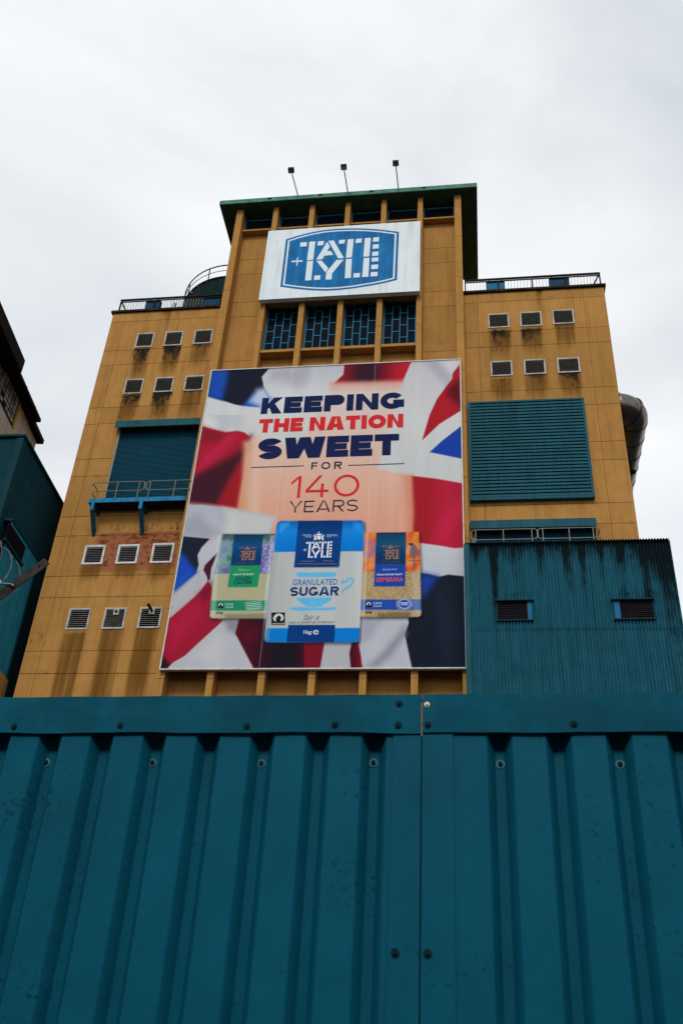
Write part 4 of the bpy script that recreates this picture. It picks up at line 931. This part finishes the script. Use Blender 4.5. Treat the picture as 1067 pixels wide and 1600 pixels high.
for k_, (bl, tr, lab) in enumerate(BOXES):
    A = onY(*bl, YW + .3); B = onY(*tr, YW + .3); x0, x1 = A[0], B[0]; z1 = ZT + 1.2; z0 = ZT + .34
    t = thing('roof_box', ((x0 + x1) / 2, YW + .25, z0), lab, 'box', 'blue boxes on the roof railings')
    b = MB(); b.prism_x([(YW + .13, z0 + .08), (YW + .19, z0), (YW + .44, z0), (YW + .48, z1 - .1), (YW + .44, z1), (YW + .16, z1), (YW + .11, z1 - .08)], x0, x1); b.build('housing', 'blue_box' if k_ == 2 else 'blue_box_dark', t)
    for x in (x0 + .18, x1 - .18): MB().box(x - .03, x + .03, YW + .2, YW + .26, z1 - .02, z1 + .2).build('hanger', 'black_metal', t)
# tank behind the left wing's railing
TX, TY, TR, TZ = -17.95, 53.3, 4.45, 57.1
MB().box(XL + .05, XR - .05, YW + 10.35, YW + 24, 0, ZT - .02).box(FX[0] - .1, FX[6] + .1, 48.75, YW + 10.3, 0, ZT - .03).build('rear_block', 'ochre_fin', bld)
tk = thing('roof_tank', (TX, TY, ZT), 'dark round ribbed tank with curved guard rail behind the left roof railing', 'tank')
b = MB(); n = 96
for zz in (ZT - .1, TZ):
    for i in range(n):
        t = 2 * math.pi * i / n; r_ = TR - (.05 if i % 3 == 0 else 0); b.v.append((TX + r_ * math.cos(t), TY + r_ * math.sin(t), zz))
b.v.append((TX, TY, TZ + .35))
for i in range(n): b.f.append((i, (i + 1) % n, n + (i + 1) % n, n + i)); b.f.append((n + i, n + (i + 1) % n, 2 * n))
b.build('shell', 'tank', tk)
MB().tube([(TX + (TR + .03) * math.cos(2 * math.pi * i / 64), TY + (TR + .03) * math.sin(2 * math.pi * i / 64), TZ) for i in range(65)], .06, 6, False).build('rim', 'tank', tk)
for k, zz in enumerate((1.25, .66)):
    MB().tube([(TX + (TR + .05) * math.cos(2 * math.pi * i / 64), TY + (TR + .05) * math.sin(2 * math.pi * i / 64), TZ + zz) for i in range(65)], (.05, .028)[k], 6, False).build('guard_rail', 'rail_grey' if k else 'black_metal', tk)
for i in range(12):
    t = 2 * math.pi * (i + .35) / 12; MB().tube([(TX + (TR + .03) * math.cos(t), TY + (TR + .03) * math.sin(t), TZ - .1), (TX + (TR + .05) * math.cos(t), TY + (TR + .05) * math.sin(t), TZ + 1.25)], .045, 6).build('rail_post', 'black_metal', tk)
# weed sprouting from the coping
q = onY(275, 474, YW - .05); wd = MB()
for i in range(9):
    a_ = random.uniform(-.7, .7); h_ = random.uniform(.3, .75); p0 = Vector((q[0] + random.uniform(-.25, .25), YW - .06, ZT + .15)); p1 = p0 + Vector((a_ * h_ * .5, random.uniform(-.05, .05), h_ * .6)); p2 = p0 + Vector((a_ * h_ * .9, random.uniform(-.1, .1), h_))
    wd.tube([p0, p1, p2], [.016, .012, .006], 4)
    for s_ in (.5, .75, 1):
        c_ = p0.lerp(p2, s_); d_ = Vector((random.uniform(-.12, .12), 0, random.uniform(.02, .1))); wd.v += [tuple(c_), tuple(c_ + d_ + Vector((.03, 0, 0))), tuple(c_ + d_ * 1.6), tuple(c_ + d_ - Vector((.03, 0, 0)))]; k = len(wd.v); wd.f.append((k - 4, k - 3, k - 2, k - 1))
tag(wd.build('weed', 'leaf'), 'small scrubby weed growing from the left roof edge', 'plant')

# ------------------------------------------------------------------ balconies
def balcony(x0, x1, zt, posts, splits, label, brackets, hidden_end=False):
    yf = YW - .9
    t = thing('balcony', ((x0 + x1) / 2, YW, zt - .3), label, 'balcony', 'railed loading balconies')
    MB().box(x0, x1, yf - .06, yf, zt - .25, zt + .02).build('front_beam', 'bright_blue', t)
    MB().box(x0, x0 + .06, yf + .002, YW - .005, zt - .25, zt + .01).build('side_beam', 'bright_blue', t)
    d = MB(); x = x0 + .07
    while x < x1 - .05: d.box(x, x + .07, yf + .003, YW - .006, zt - .22, zt - .16); x += .1
    stuff(d.build('deck_grating', 'black_metal', t))
    MB().box(x0 + .07, x1, yf + .25, yf + .33, zt - .155, zt - .05).box(x0 + .07, x1, YW - .25, YW - .17, zt - .155, zt - .05).build('deck_joist', 'black_metal', t)
    for x in brackets:
        b = MB(); b.box(x - .09, x + .09, yf - .1, yf - .062, zt - .75, zt - .02)
        bo = b.build('bracket', 'bright_blue', t)
        b = MB(); b.box(x - .07, x + .07, yf - .06, YW - .005, zt - .45, zt - .28); b.prism_x([(yf - .06, zt - .75), (yf - .06, zt - .452), (yf + .1, zt - .452), (YW - .005, zt - 1.45), (YW - .005, zt - 1.85)], x - .08, x + .08)
        b.build('bracket_brace', 'shutter', bo)
    yr = yf + .03; h = 1.15; r = .028
    for a_, b_ in splits:
        c_ = .16; loop = [(a_, yr, zt + h - c_ * 2.2)]
        for k in range(7): tt = math.pi - math.pi / 2 * k / 6; loop.append((a_ + c_ + c_ * math.cos(tt), yr, zt + h - c_ + c_ * math.sin(tt)))
        for k in range(7): tt = math.pi / 2 - math.pi / 2 * k / 6; loop.append((b_ - c_ + c_ * math.cos(tt), yr, zt + h - c_ + c_ * math.sin(tt)))
        for k in range(7): tt = -math.pi / 2 * k / 6; loop.append((b_ - c_ + c_ * math.cos(tt), yr, zt + h * .48 + c_ + c_ * math.sin(tt)))
        for k in range(7): tt = -math.pi / 2 - math.pi / 2 * k / 6; loop.append((a_ + c_ + c_ * math.cos(tt), yr, zt + h * .48 + c_ + c_ * math.sin(tt)))
        loop.append(loop[0])
        MB().tube(loop, r, 6, False).build('hand_rail', 'rail_grey', t)
    for x in posts: MB().tube([(x, yr - .035, zt - .2), (x, yr - .03, zt + h)], .027, 6).build('rail_post', 'rail_grey', t)
    for xe in (splits[0][0], ) + ((splits[-1][1],) if not hidden_end else ()):
        for zz in (h, h * .5): MB().tube([(xe + .02, yr, zt + zz - .12), (xe, yr + .2, zt + zz), (xe, YW - .02, zt + zz)], r, 6).build('return_rail', 'rail_grey', t)
    return t
yb = YW - .96
zL = onY(138.4, 779.6, yb)[2]; xs_ = lambda p: onY(130 + p / 5.335, 770, yb)[0]
xl0 = onY(138.4, 784, yb)[0]; xl1 = FX[0] - .26
balcony(xl0, xl1, zL, [onY(130 + p / 5.335, 765, yb)[0] for p in (277, 458, 548, 755)], [(onY(142, 765, yb)[0], onY(130 + 505 / 5.335, 762, yb)[0]), (onY(130 + 520 / 5.335, 762, yb)[0], bx0 - .08)],
        'bright blue railed loading balcony with brackets under the left shutter', [onY(145, 790, yb)[0], onY(220.5, 788, yb)[0]], True)
zR = onY(735, 827, yb)[2] - 1.15
rx = lambda p: onY(700 + p / 2.907, 835, yb)[0]
balcony(FX[6] + .45, rx(700), zR, [rx(p) for p in (125, 250, 380, 430, 550, 660)], [(rx(105), rx(405)), (rx(408), rx(692))], 'railed loading balcony half hidden above the teal corrugated annex', [rx(150), rx(400), rx(640)])

# ------------------------------------------------------------------ teal corrugated annex at the right
YA = 40.6
ax0 = onY(727, 900, YA)[0]; ax1 = onY(1045, 843, YA)[0]; az1 = onY(900, 846, YA)[2]
an = thing('corrugated_annex', ((ax0 + ax1) / 2, YA + .6, 0), 'weathered teal corrugated steel annex in front of the right wing', 'building')
vts = [(onY(775.7, 970.8, YA), onY(831.7, 940.6, YA), 0), (onY(958.7, 968.8, YA), onY(1019.9, 938.8, YA), 1)]
def sheet(x0, x1, z0, z1, y, name, parent, mt, pitch=.15, amp=.062, along='x', step=.35, st=None):
    n = int((x1 - x0) / pitch * 8); xs = np.linspace(x0, x1, n); zs = np.linspace(z0, z1, max(2, int((z1 - z0) / step)))
    X, Z = np.meshgrid(xs, zs); Yv = y + amp * np.cos((X - x0) / pitch * 2 * np.pi)
    P = np.stack([X.ravel(), Yv.ravel(), Z.ravel()], 1) if along == 'x' else np.stack([Yv.ravel(), X.ravel(), Z.ravel()], 1)
    idx = np.arange(n * len(zs)).reshape(len(zs), n); Fq = np.stack([idx[:-1, :-1], idx[:-1, 1:], idx[1:, 1:], idx[1:, :-1]], -1).reshape(-1, 4)
    me = bpy.data.meshes.new(name); me.from_pydata(P.tolist(), [], Fq.tolist()); me.update()
    if st is not None: me.attributes.new('stain', 'FLOAT', 'POINT').data.foreach_set('value', st(P).astype(np.float32))
    return link(name, me, mt, parent, smooth=True)
_r = np.random.default_rng(5); _ph = _r.uniform(0, 6.3, 40); _fr = _r.uniform(1.5, 9, 40)
def annex_stain(P):
    x, z = P[:, 0], P[:, 2]; d = az1 - z
    streak = sum(np.sin(x * f_ + p_) for f_, p_ in zip(_fr, _ph)) / 6.0
    s = np.exp(-d / 1.0) * .8 + np.clip(streak, 0, 2) * .5 * np.exp(-d / 5) + .12
    s += .75 / (1 + np.exp(-(x - (ax1 - 1.5 + .12 * d)) / .35)) * np.exp(-d / 9)
    for A, B, k in vts:
        s += .5 * ((x > A[0] - .1) & (x < B[0] + .1)) * np.exp(-np.abs(z - B[2] - .25) / .3) * (z > B[2])
    return np.clip(s, 0, 1)
zs_ = [az1, onY(740, 928.5, YA)[2], onY(740, 980, YA)[2], onY(740, 1038.6, YA)[2], 15.2, 11.5, 8, 4, 0.02]
for i in range(len(zs_) - 1):
    sheet(ax0 + .02, ax1 - .02, zs_[i + 1] - .12, zs_[i], YA + .05 + .022 * (len(zs_) - i) * .2 - (.03 if i % 2 else 0), 'cladding_sheet', an, 'teal_clad', st=annex_stain)
sc_ = MB()
for zz in [onY(740, 892, YA)[2]] + [q - .06 for q in zs_[:4]] :
    x = ax0 + .135 * 1.5
    while x < ax1: sc_.box(x - .016, x + .016, YA - .035, YA + .03, zz - .016, zz + .016); x += .405
stuff(sc_.build('fixing_screws', 'bolt_dark', an))
MB().box(ax0 - .06, ax0 + .2, YA - .03, YA + .0, 0, az1 - .02).box(ax0 - .06, ax0 - .03, YA + .002, YW - .02, 0, az1 - .02).build('corner_flashing', 'teal', an)
MB().box(ax1 - .03, ax1 + .02, YA + .02, YW + 3, 0, az1 - .03).build('end_wall', 'teal_dark', an)
rs = MB(); n = 600; xs2 = np.linspace(ax0, ax1, n)
for i, x in enumerate(xs2): rs.v += [(x, YA - .06, az1 + .03 + .035 * math.cos((x - ax0) / .135 * 6.283)), (x, YW - .03 if x < XR else YW + 3, az1 + .2 + .035 * math.cos((x - ax0) / .135 * 6.283)), (x, YA - .06, az1 - .0 + .035 * math.cos((x - ax0) / .135 * 6.283))]
for i in range(n - 1): rs.f += [(3 * i, 3 * i + 3, 3 * i + 4, 3 * i + 1), (3 * i + 2, 3 * i + 5, 3 * i + 3, 3 * i)]
rs.build('roof_sheet', 'teal_dark', an, smooth=True)
for A, B, k in vts:
    x0, x1, z0, z1 = A[0], B[0], A[2], B[2]; pl = .2 if not k else .26
    f = MB(); f.box(x0, x0 + .06, YA - .08, YA + .04, z0, z1).box(x1 - .06, x1, YA - .08, YA + .04, z0, z1).box(x0 - .05, x1 + .05, YA - .2, YA + .04, z1, z1 + .06).box(x0 + .06, x1 - .06, YA - .08, YA + .04, z0, z0 + .05)
    vo = f.build('annex_vent', 'teal_dark', an)
    a0, a1 = (x0 + .06, x1 - .06 - pl) if not k else (x0 + .06 + pl, x1 - .06)
    MB().box(a1 if not k else x0 + .06, x1 - .06 if not k else a0, YA - .06, YA - .03, z0 + .05, z1).build('side_plate', 'blue_box', vo)
    s = MB(); nn_ = 9; p = (z1 - z0 - .06) / nn_
    for i in range(nn_): zz = z0 + .05 + i * p; s.prism_x([(YA - .06, zz), (YA - .05, zz - .01), (YA - .01, zz + p * .6), (YA - .02, zz + p * .7)], a0, a1)
    stuff(s.build('slats', 'black_metal', vo)); MB().box(a0, a1, YA - .008, YA + .0, z0 + .05, z1).build('vent_back', 'black', vo)

# ------------------------------------------------------------------ duct beside the right wing
du = thing('duct', (9.2, 46, 36.9), 'large dull silver duct bending round beside the right wing', 'duct')
dz_, drr, dcx = 37.75, .86, 9.18
pts = [(8.05, 43.05, dz_)] + [(8.15 + 1.03 * math.sin(t), 44.08 - 1.03 * math.cos(t), dz_) for t in np.linspace(0, math.pi / 2, 9)] + [(dcx, y, dz_) for y in (45, 47, 49, 51, 54, 58)]
MB().tube(pts, drr, 40).build('pipe', 'duct', du, smooth=True)
for q in ((8.35, 43.06, 0), (9.02, 43.45, 1), (dcx, 44.2, 2), (dcx, 45.6, 2), (dcx, 47, 2), (dcx, 48.4, 2), (dcx, 49.8, 2), (dcx, 51.2, 2), (dcx, 52.6, 2)):
    d_ = ((1, 0, 0), (.75, .66, 0), (0, 1, 0))[q[2]]
    MB().tube([(q[0] - d_[0] * .05, q[1] - d_[1] * .05, dz_), (q[0] + d_[0] * .05, q[1] + d_[1] * .05, dz_)], drr + .035, 40).build('seam_band', 'duct', du, smooth=False)
MB().box(XR + .0, dcx + .5, 47.6, 47.8, dz_ - drr - .28, dz_ - drr - .08).prism([(XR, dz_ - 2.0), (XR, dz_ - 1.8), (dcx + .3, dz_ - drr - .28), (dcx + .1, dz_ - drr - .28)], 47.65, 47.75).build('support_bracket', 'black_metal', du)

# ------------------------------------------------------------------ teal building at the left
def frame_pts(P0, ang):
    a_ = math.radians(ang); d_ = np.array([math.sin(a_), math.cos(a_), 0]); return d_, np.array([d_[1], -d_[0], 0])
P0 = onX(97, 790, -24.0); dL, nL = frame_pts(P0, -2.6)
corner = onP(38, 683, P0, nL); zt = (corner[2] + P0[2]) / 2
lb = thing('teal_building', (float(corner[0]) - 3, float(corner[1]) + 4, 0), 'dark teal corrugated steel building left of the ochre block', 'building')
def along(s, off, z): q = corner + dL * s + nL * off; return (q[0], q[1], z)     # s along the side wall, off outwards
def wall_sheet(s0, s1, off, z0, z1, name, mt, parent, pitch=.2, amp=.03):
    n = int((s1 - s0) / pitch * 6); b = MB()
    for i in range(n + 1):
        s = s0 + (s1 - s0) * i / n; o = off + amp * (1 if (i % 6) in (0, 1, 2) else -1) * .5
        b.v += [along(s, o, z0), along(s, o, z1)]
    for i in range(n): b.f.append((2 * i, 2 * i + 2, 2 * i + 3, 2 * i + 1))
    return b.build(name, mt, parent)
wall_sheet(0, 14, 0, 0, zt - .05, 'side_cladding', 'teal_dark', lb, .2, .05)
# front wall
n = 160; b = MB()
for i in range(n + 1):
    s = -4.6 * i / n; o = .015 * (1 if i % 6 < 3 else -1); q = corner + np.array([s, 0, 0]); b.v += [(q[0], q[1] - o, 0), (q[0], q[1] - o, zt - .05)]
for i in range(n): b.f.append((2 * i + 2, 2 * i, 2 * i + 1, 2 * i + 3))
b.build('front_cladding', 'teal_dark', lb)
rf = MB(); rf.v = [along(-.12, .12, zt), along(14, .12, zt), along(14, -4.8, zt), along(-.12, -4.8, zt), along(-.12, .12, zt + .14), along(14, .12, zt + .14), along(14, -4.8, zt + .14), along(-.12, -4.8, zt + .14)]
rf.f = [(3, 2, 1, 0), (4, 5, 6, 7), (0, 1, 5, 4), (1, 2, 6, 5), (2, 3, 7, 6), (3, 0, 4, 7)]; rf.build('roof', 'teal_dark', lb)
def bar(s0, s1, o0, o1, z0, z1, name, mt, parent):
    b = MB(); b.v = [along(s0, o1, z0), along(s1, o1, z0), along(s1, o0, z0), along(s0, o0, z0), along(s0, o1, z1), along(s1, o1, z1), along(s1, o0, z1), along(s0, o0, z1)]
    b.f = [(3, 2, 1, 0), (4, 5, 6, 7), (0, 1, 5, 4), (1, 2, 6, 5), (2, 3, 7, 6), (3, 0, 4, 7)]; return b.build(name, mt, parent)
bar(-.06, .32, -.3, .06, 0, zt - .06, 'corner_flashing', 'teal_dark', lb)
# projecting lower part
OFF = .45
P1 = corner + nL * OFF
sl = lambda px, py: float((onP(px, py, P1, nL) - P1).dot(dL)); zl = lambda px, py: float(onP(px, py, P1, nL)[2])
s_end = sl(59, 875); z_mid = (zl(14, 800) + zl(59, 875)) / 2; z_pl = zl(9, 1061)
lo = wall_sheet(.4, s_end, OFF, z_pl, z_mid - .1, 'lower_cladding', 'teal_side', lb, .2, .06)
bar(.4, s_end + .1, .02, OFF + .08, z_mid - .1, z_mid + .02, 'ledge_flashing', 'teal_dark', lb)
bar(s_end - .02, s_end + .1, .03, OFF + .04, z_pl, z_mid - .11, 'end_flashing', 'teal', lb)
bar(.4, s_end + .15, .03, OFF + .12, 0, z_pl - .01, 'plinth', 'ochre_fin', lb)
w0, w1 = sl(8.5, 838), sl(39, 857); wz1 = (zl(15, 818) + zl(39, 857)) / 2; wz0 = (zl(9, 838) + zl(33, 884)) / 2 - .1
s0_, s1_ = sl(14, 818), sl(39, 856)
wz1 = zl(27, 836); wz0 = zl(20, 861)
wo = bar(s0_, s1_, OFF - .02, OFF + .05, wz0, wz1, 'louvre_opening', 'black', lb)
bar(s0_ - .1, s1_ + .15, OFF + .01, OFF + .14, wz0 - .12, wz0 - .02, 'opening_sill', 'teal_dark', lb)

# ------------------------------------------------------------------ beige building behind it
PB = onX(63, 658, -30.0); dB, nB = frame_pts(PB, -6)
gb = thing('beige_building', (-33, 44, 0), 'beige ribbed building with black eaves and gridded window at far left', 'building')
def ab(s, o, z): q = PB + dB * s + nB * o; return (q[0], q[1], z)
def bbar(s0, s1, o0, o1, z0, z1, name, mt, parent):
    b = MB(); b.v = [ab(s0, o1, z0), ab(s1, o1, z0), ab(s1, o0, z0), ab(s0, o0, z0), ab(s0, o1, z1), ab(s1, o1, z1), ab(s1, o0, z1), ab(s0, o0, z1)]
    b.f = [(3, 2, 1, 0), (4, 5, 6, 7), (0, 1, 5, 4), (1, 2, 6, 5), (2, 3, 7, 6), (3, 0, 4, 7)]; return b.build(name, mt, parent)
PBw = PB - nB * .9                                  # wall plane behind the eaves
gs = lambda px, py: float((onP(px, py, PBw, nB) - PB).dot(dB)); gzz = lambda px, py: float(onP(px, py, PBw, nB)[2])
ze = float(PB[2])
s_e = gs(60.5, 679)
zw = gzz(30, 629) ; zw = (gzz(0, 567) + gzz(58, 676)) / 2
n = 300; b = MB()
for i in range(n + 1):
    s = -14 + (s_e + 14) * i / n; o = -.9 + .02 * (1 if i % 4 < 2 else -1); b.v += [ab(s, o, 0), ab(s, o, zw + .3)]
for i in range(n): b.f.append((2 * i, 2 * i + 2, 2 * i + 3, 2 * i + 1))
b.build('side_cladding', 'beige', gb)
bbar(-14, s_e - .03, -8, -.96, 0, zw + .2, 'inner_wall', 'beige', gb)
bbar(-14, .15, -9, 0, zw + .1, ze, 'eaves', 'eave', gb)
bbar(-14, gs(15, 552), -9, .35, ze - .3, ze + .75, 'upper_eaves', 'eave', gb)
bbar(.15, s_e + .25, -.95, -.45, zw - .25, zw + .1, 'gutter_end', 'eave', gb)
for px, py in ((22.5, 577), (40, 610), (54.5, 638.5)):
    s = float((onP(px, py, PB, nB) - PB).dot(dB)); bbar(s - .06, s + .06, -.1, .06, ze - .1, ze + .18, 'eaves_clip', 'eave', gb)
# gridded window
sa, sb_ = gs(-14, 575), gs(24, 640); zb, ztp = gzz(17, 660), zw - .05
sb_ = gs(22, 650)
wob = bbar(sa, sb_ + .12, -.9, -.86, zb - .1, ztp, 'grid_window', 'eave', gb)
nc, nr = 9, 6
for i in range(nc):
    for j in range(nr):
        if (i, j) in ((4, 1), (5, 0)): continue
        a0 = sa + (sb_ - sa) * i / nc; a1 = sa + (sb_ - sa) * (i + 1) / nc; b0 = zb + (ztp - zb) * j / nr; b1 = zb + (ztp - zb) * (j + 1) / nr
        bbar(a0 + .05, a1 - .05, -.855, -.845 + random.uniform(0, .006), b0 + .05, b1 - .05, 'pane', 'pale_glass', wob)
bbar(sb_ + .13, sb_ + .4, -.9, -.82, zb - .1, ztp, 'window_post', 'yellow', gb)

# ------------------------------------------------------------------ steel gate in the foreground
YG = 3.44; ga = math.radians(-0.9)
gd = np.array([math.cos(ga), math.sin(ga), 0]); gn = np.array([gd[1], -gd[0], 0])     # gn points to the camera
G0 = onY(659.3, 1087, YG)
def gx_(px, py=1150): return float((onP(px, py, G0, gn) - G0).dot(gd))
def gz_(px, py): return float(onP(px, py, G0, gn)[2])
def gp(s, o, z): q = G0 + gd * s + gn * o; return (q[0], q[1], z)
ZG = gz_(659, 1087); ZC = gz_(640, 1146)
def gbar(s0, s1, o0, o1, z0, z1, name, mt, parent, bev=0):
    b = MB(); b.v = [gp(s0, o1, z0), gp(s1, o1, z0), gp(s1, o0, z0), gp(s0, o0, z0), gp(s0, o1, z1), gp(s1, o1, z1), gp(s1, o0, z1), gp(s0, o0, z1)]
    b.f = [(3, 2, 1, 0), (4, 5, 6, 7), (0, 1, 5, 4), (1, 2, 6, 5), (2, 3, 7, 6), (3, 0, 4, 7)]
    o = b.build(name, mt, parent)
    if bev:
        md = o.modifiers.new('bevel', 'BEVEL'); md.width = bev; md.segments = 2
    return o
def gbolt(px, py, parent, mt='bolt_dark', rw=.0135, off=0.0, washer='bolt'):
    q = onP(px, py, G0 + gn * off, gn); s = float((q - G0).dot(gd)); z = float(q[2]); b = MB()
    c = lambda o: Vector(gp(s, o, z))
    b.tube([c(off), c(off + .0025)], rw, 20)
    o1 = b.build('washer', washer, parent)
    b = MB(); b.tube([c(off + .0025), c(off + .0075)], rw * .56, 6); b.tube([c(off + .0074), c(off + .009)], rw * .3, 10); b.build('bolt_head', mt, o1)
def leaf(side, label, recess, s_lo, s_hi, stile):
    t = thing('gate_leaf', gp((s_lo + s_hi) / 2, 0, 0), label, 'gate', 'corrugated gate leaves')
    # folded sheet: flats at 0, recesses made deeper than real to darken the grooves
    prof = [(s_lo, 0)]
    for a_, b_ in recess:
        w_ = b_ - a_; prof += [(a_, 0), (a_ + w_ * .30, -.052), (a_ + w_ * .68, -.052), (b_, 0)]
    prof.append((s_hi, 0)); pr = []
    for i, (s, o) in enumerate(prof):            # small fold radii
        if 0 < i < len(prof) - 1:
            for (s2, o2), f_ in ((prof[i - 1], 1), (prof[i + 1], 1)):
                d_ = math.hypot(s2 - s, o2 - o); k = min(.0025 / d_, .4); pr.append((s + (s2 - s) * k, o + (o2 - o) * k))
        else: pr.append((s, o))
    b = MB(); zs = np.linspace(.06, ZG - .02, 8)
    for zz in zs:
        for s, o in pr: b.v.append(gp(s, o, zz))
    n = len(pr)
    for j in range(len(zs) - 1):
        for i in range(n - 1): b.f.append((j * n + i, j * n + i + 1, (j + 1) * n + i + 1, (j + 1) * n + i))
    b.build('profiled_sheet', 'fence', t)
    gbar(stile[0], stile[1], .002, .006, .05, ZC + .01, 'stile_plate', 'fence', t, .001)
    a_, b_ = (s_lo, stile[1]) if side < 0 else (stile[0], s_hi); n = 60; b = MB(); rr = random.Random(side + 5)
    for i in range(n + 1):
        q = a_ + (b_ - a_) * i / n; wv = .0022 * math.sin(q * 9 + side) + .0012 * math.sin(q * 23 + 1) - .004 * math.exp(-abs(q) / .12); bw = .0012 * math.sin(q * 13 + 2 * side)
        b.v += [gp(q, .008 + bw, ZC + wv), gp(q, .0125 + bw, ZC + wv), gp(q, .0128 + bw * 1.5, (ZC + ZG) / 2), gp(q, .0122, ZG + .001 * math.sin(q * 17)), gp(q, .008, ZG - .001)]
    for i in range(n):
        for k in range(4): b.f.append((5 * i + k, 5 * i + 5 + k, 5 * i + 6 + k, 5 * i + 1 + k))
    b.f.append((0, 1, 2, 3, 4)); b.f.append(tuple(5 * n + k for k in (4, 3, 2, 1, 0)))
    b.build('cap_band', 'fence_cap', t)
    gbar(s_lo if side < 0 else stile[0], stile[1] if side < 0 else s_hi, -.05, .0078, ZG - .006, ZG - .001, 'cap_top', 'fence_cap', t)
    gbar(s_lo if side < 0 else stile[0] + .02, stile[1] - .02 if side < 0 else s_hi, -.10, -.05, ZG - .16, ZG - .01, 'top_rail', 'fence', t)
    gbar(s_lo if side < 0 else stile[0] + .02, stile[1] - .02 if side < 0 else s_hi, -.10, -.05, .1, .2, 'bottom_rail', 'fence', t)
    x = stile[0] + .03 if side > 0 else stile[1] - .03
    gbar(x - .025, x + .025, -.10, -.006, 0.0, ZG - .165, 'gate_post', 'fence', t)
    return t
gap = .0025
seam = (-.03, .03)
pl = (gx_(565) - gx_(62)) / 6
wl = gx_(604) - gx_(565)
recL = [(gx_(565) - pl * k, gx_(565) - pl * k + wl) for k in range(26)][::-1]
pr_ = (gx_(945.5) - gx_(760)) / 2; wr = gx_(799.7) - gx_(760)
recR = [(gx_(760) + pr_ * k, gx_(760) + pr_ * k + wr) for k in range(26)]
lfL = leaf(-1, 'left leaf of the teal corrugated steel gate in the foreground', recL, recL[0][0] - .1, gx_(620), (gx_(614.6), -gap))
lfR = leaf(1, 'right leaf of the teal corrugated steel gate in the foreground', recR, gx_(700), recR[-1][1] + .1, (gap, gx_(707.5)))
gbar(-.03, .03, -.006, -.0035, .05, ZG - .16, 'cover_strip', 'bolt_dark', lfL)
for px, py in ((23, 1136), (188.5, 1134), (386, 1135), (523.5, 1132.5), (622, 1133), (623.5, 1099.5)): gbolt(px, py, lfL, off=.0127, washer='bolt_dark')
for px, py in ((668, 1133), (896, 1131.5), (1090, 1130)): gbolt(px, py, lfR, off=.0127, washer='bolt_dark')
gbolt(667, 1101, lfR, 'bolt_bright', .011, .0127, 'bolt_bright')
for px, py in ((73, 1191.5), (239, 1192), (408.5, 1193), (583.5, 1192)): gbolt(px, py, lfL, 'bolt_dark', .0165, -.0518)
for px, py in ((781.5, 1194), (968, 1194.5)): gbolt(px, py, lfR, 'bolt_dark', .0165, -.0518)
gbolt(617, 1489, lfL, off=.0062, washer='bolt_dark', rw=.0145); gbolt(668, 1490, lfR, off=.0062, washer='bolt_dark', rw=.0145)

# ------------------------------------------------------------------ cranked post and razor wire at the left
ya = 3.75
tip = Vector(onY(74, 876, ya)); low = Vector(onY(0, 930, ya)); d_ = (tip - low).normalized(); root = tip - d_ * .62
po = thing('wire_post', (root.x, ya, 0), 'dark cranked steel post arm holding razor wire at the left', 'post')
MB().box(root.x - .025, root.x + .025, ya - .004, ya + .045, 0, root.z - .0).build('upright', 'rust', po)
up = Vector((0, 1, 0)).cross(d_).normalized() * -1
if up.z < 0: up = -up
def lbar(a_, b_, u0, u1, y0, y1, name):
    b = MB(); b.v = [tuple(p + up * uu + Vector((0, yy, 0))) for p in (a_, b_) for uu, yy in ((u0, y0), (u1, y0), (u1, y1), (u0, y1))]
    b.f = [(0, 1, 2, 3), (7, 6, 5, 4), (0, 4, 5, 1), (1, 5, 6, 2), (2, 6, 7, 3), (3, 7, 4, 0)]; return b.build(name, 'rust', po)
arm = lbar(root, tip, -.024, .024, 0, .005, 'arm'); lbar(root, tip, .019, .024, .0052, .042, 'arm_flange')
hole = tip - d_ * .045
MB().tube([hole + Vector((0, -.0015, 0)), hole + Vector((0, .004, 0))], .006, 12).build('bolt_hole', 'black', po)
eb = low + d_ * .075
MB().tube([eb + Vector((0, -.03, .0)) - up * .03, eb + Vector((0, -.01, 0)), eb + up * .045 - d_ * .03] + [eb + up * .07 - d_ * .055 + (up * math.sin(t) + d_ * math.cos(t)) * .022 for t in np.linspace(-.8, 4.6, 14)], .0045, 8).build('eye_bolt', 'galv', po)
MB().tube([eb + Vector((0, -.012, 0)), eb + Vector((0, .012, 0))], .012, 6).build('nut', 'rust', po)
coil = MB(); cc = Vector(onY(-42, 905, ya)); cr = .165; pts = []
for i in range(0, 76):
    t = i / 24 * 2 * math.pi; pts.append(Vector((cc.x + cr * math.cos(t), ya - .2 + .11 * i / 24 + .03 * math.sin(t * .5), cc.z + .06 + cr * 1.05 * math.sin(t))))
coil.tube(pts, .0025, 5)
for i in range(2, len(pts) - 2, 3):
    p = pts[i]; tg = (pts[i + 1] - pts[i - 1]).normalized(); rd = Vector((p.x - cc.x, 0, p.z - cc.z - .06)).normalized()
    for sg in (-1, 1):
        k = len(coil.v); coil.v += [tuple(p - tg * .005), tuple(p + tg * .005), tuple(p + tg * .013 + rd * sg * .006), tuple(p - tg * .013 + rd * sg * .006)]; coil.f.append((k, k + 1, k + 2, k + 3))
tag(coil.build('razor_wire', 'wire'), 'coil of silver razor wire resting on the cranked arm at the left', 'wire')
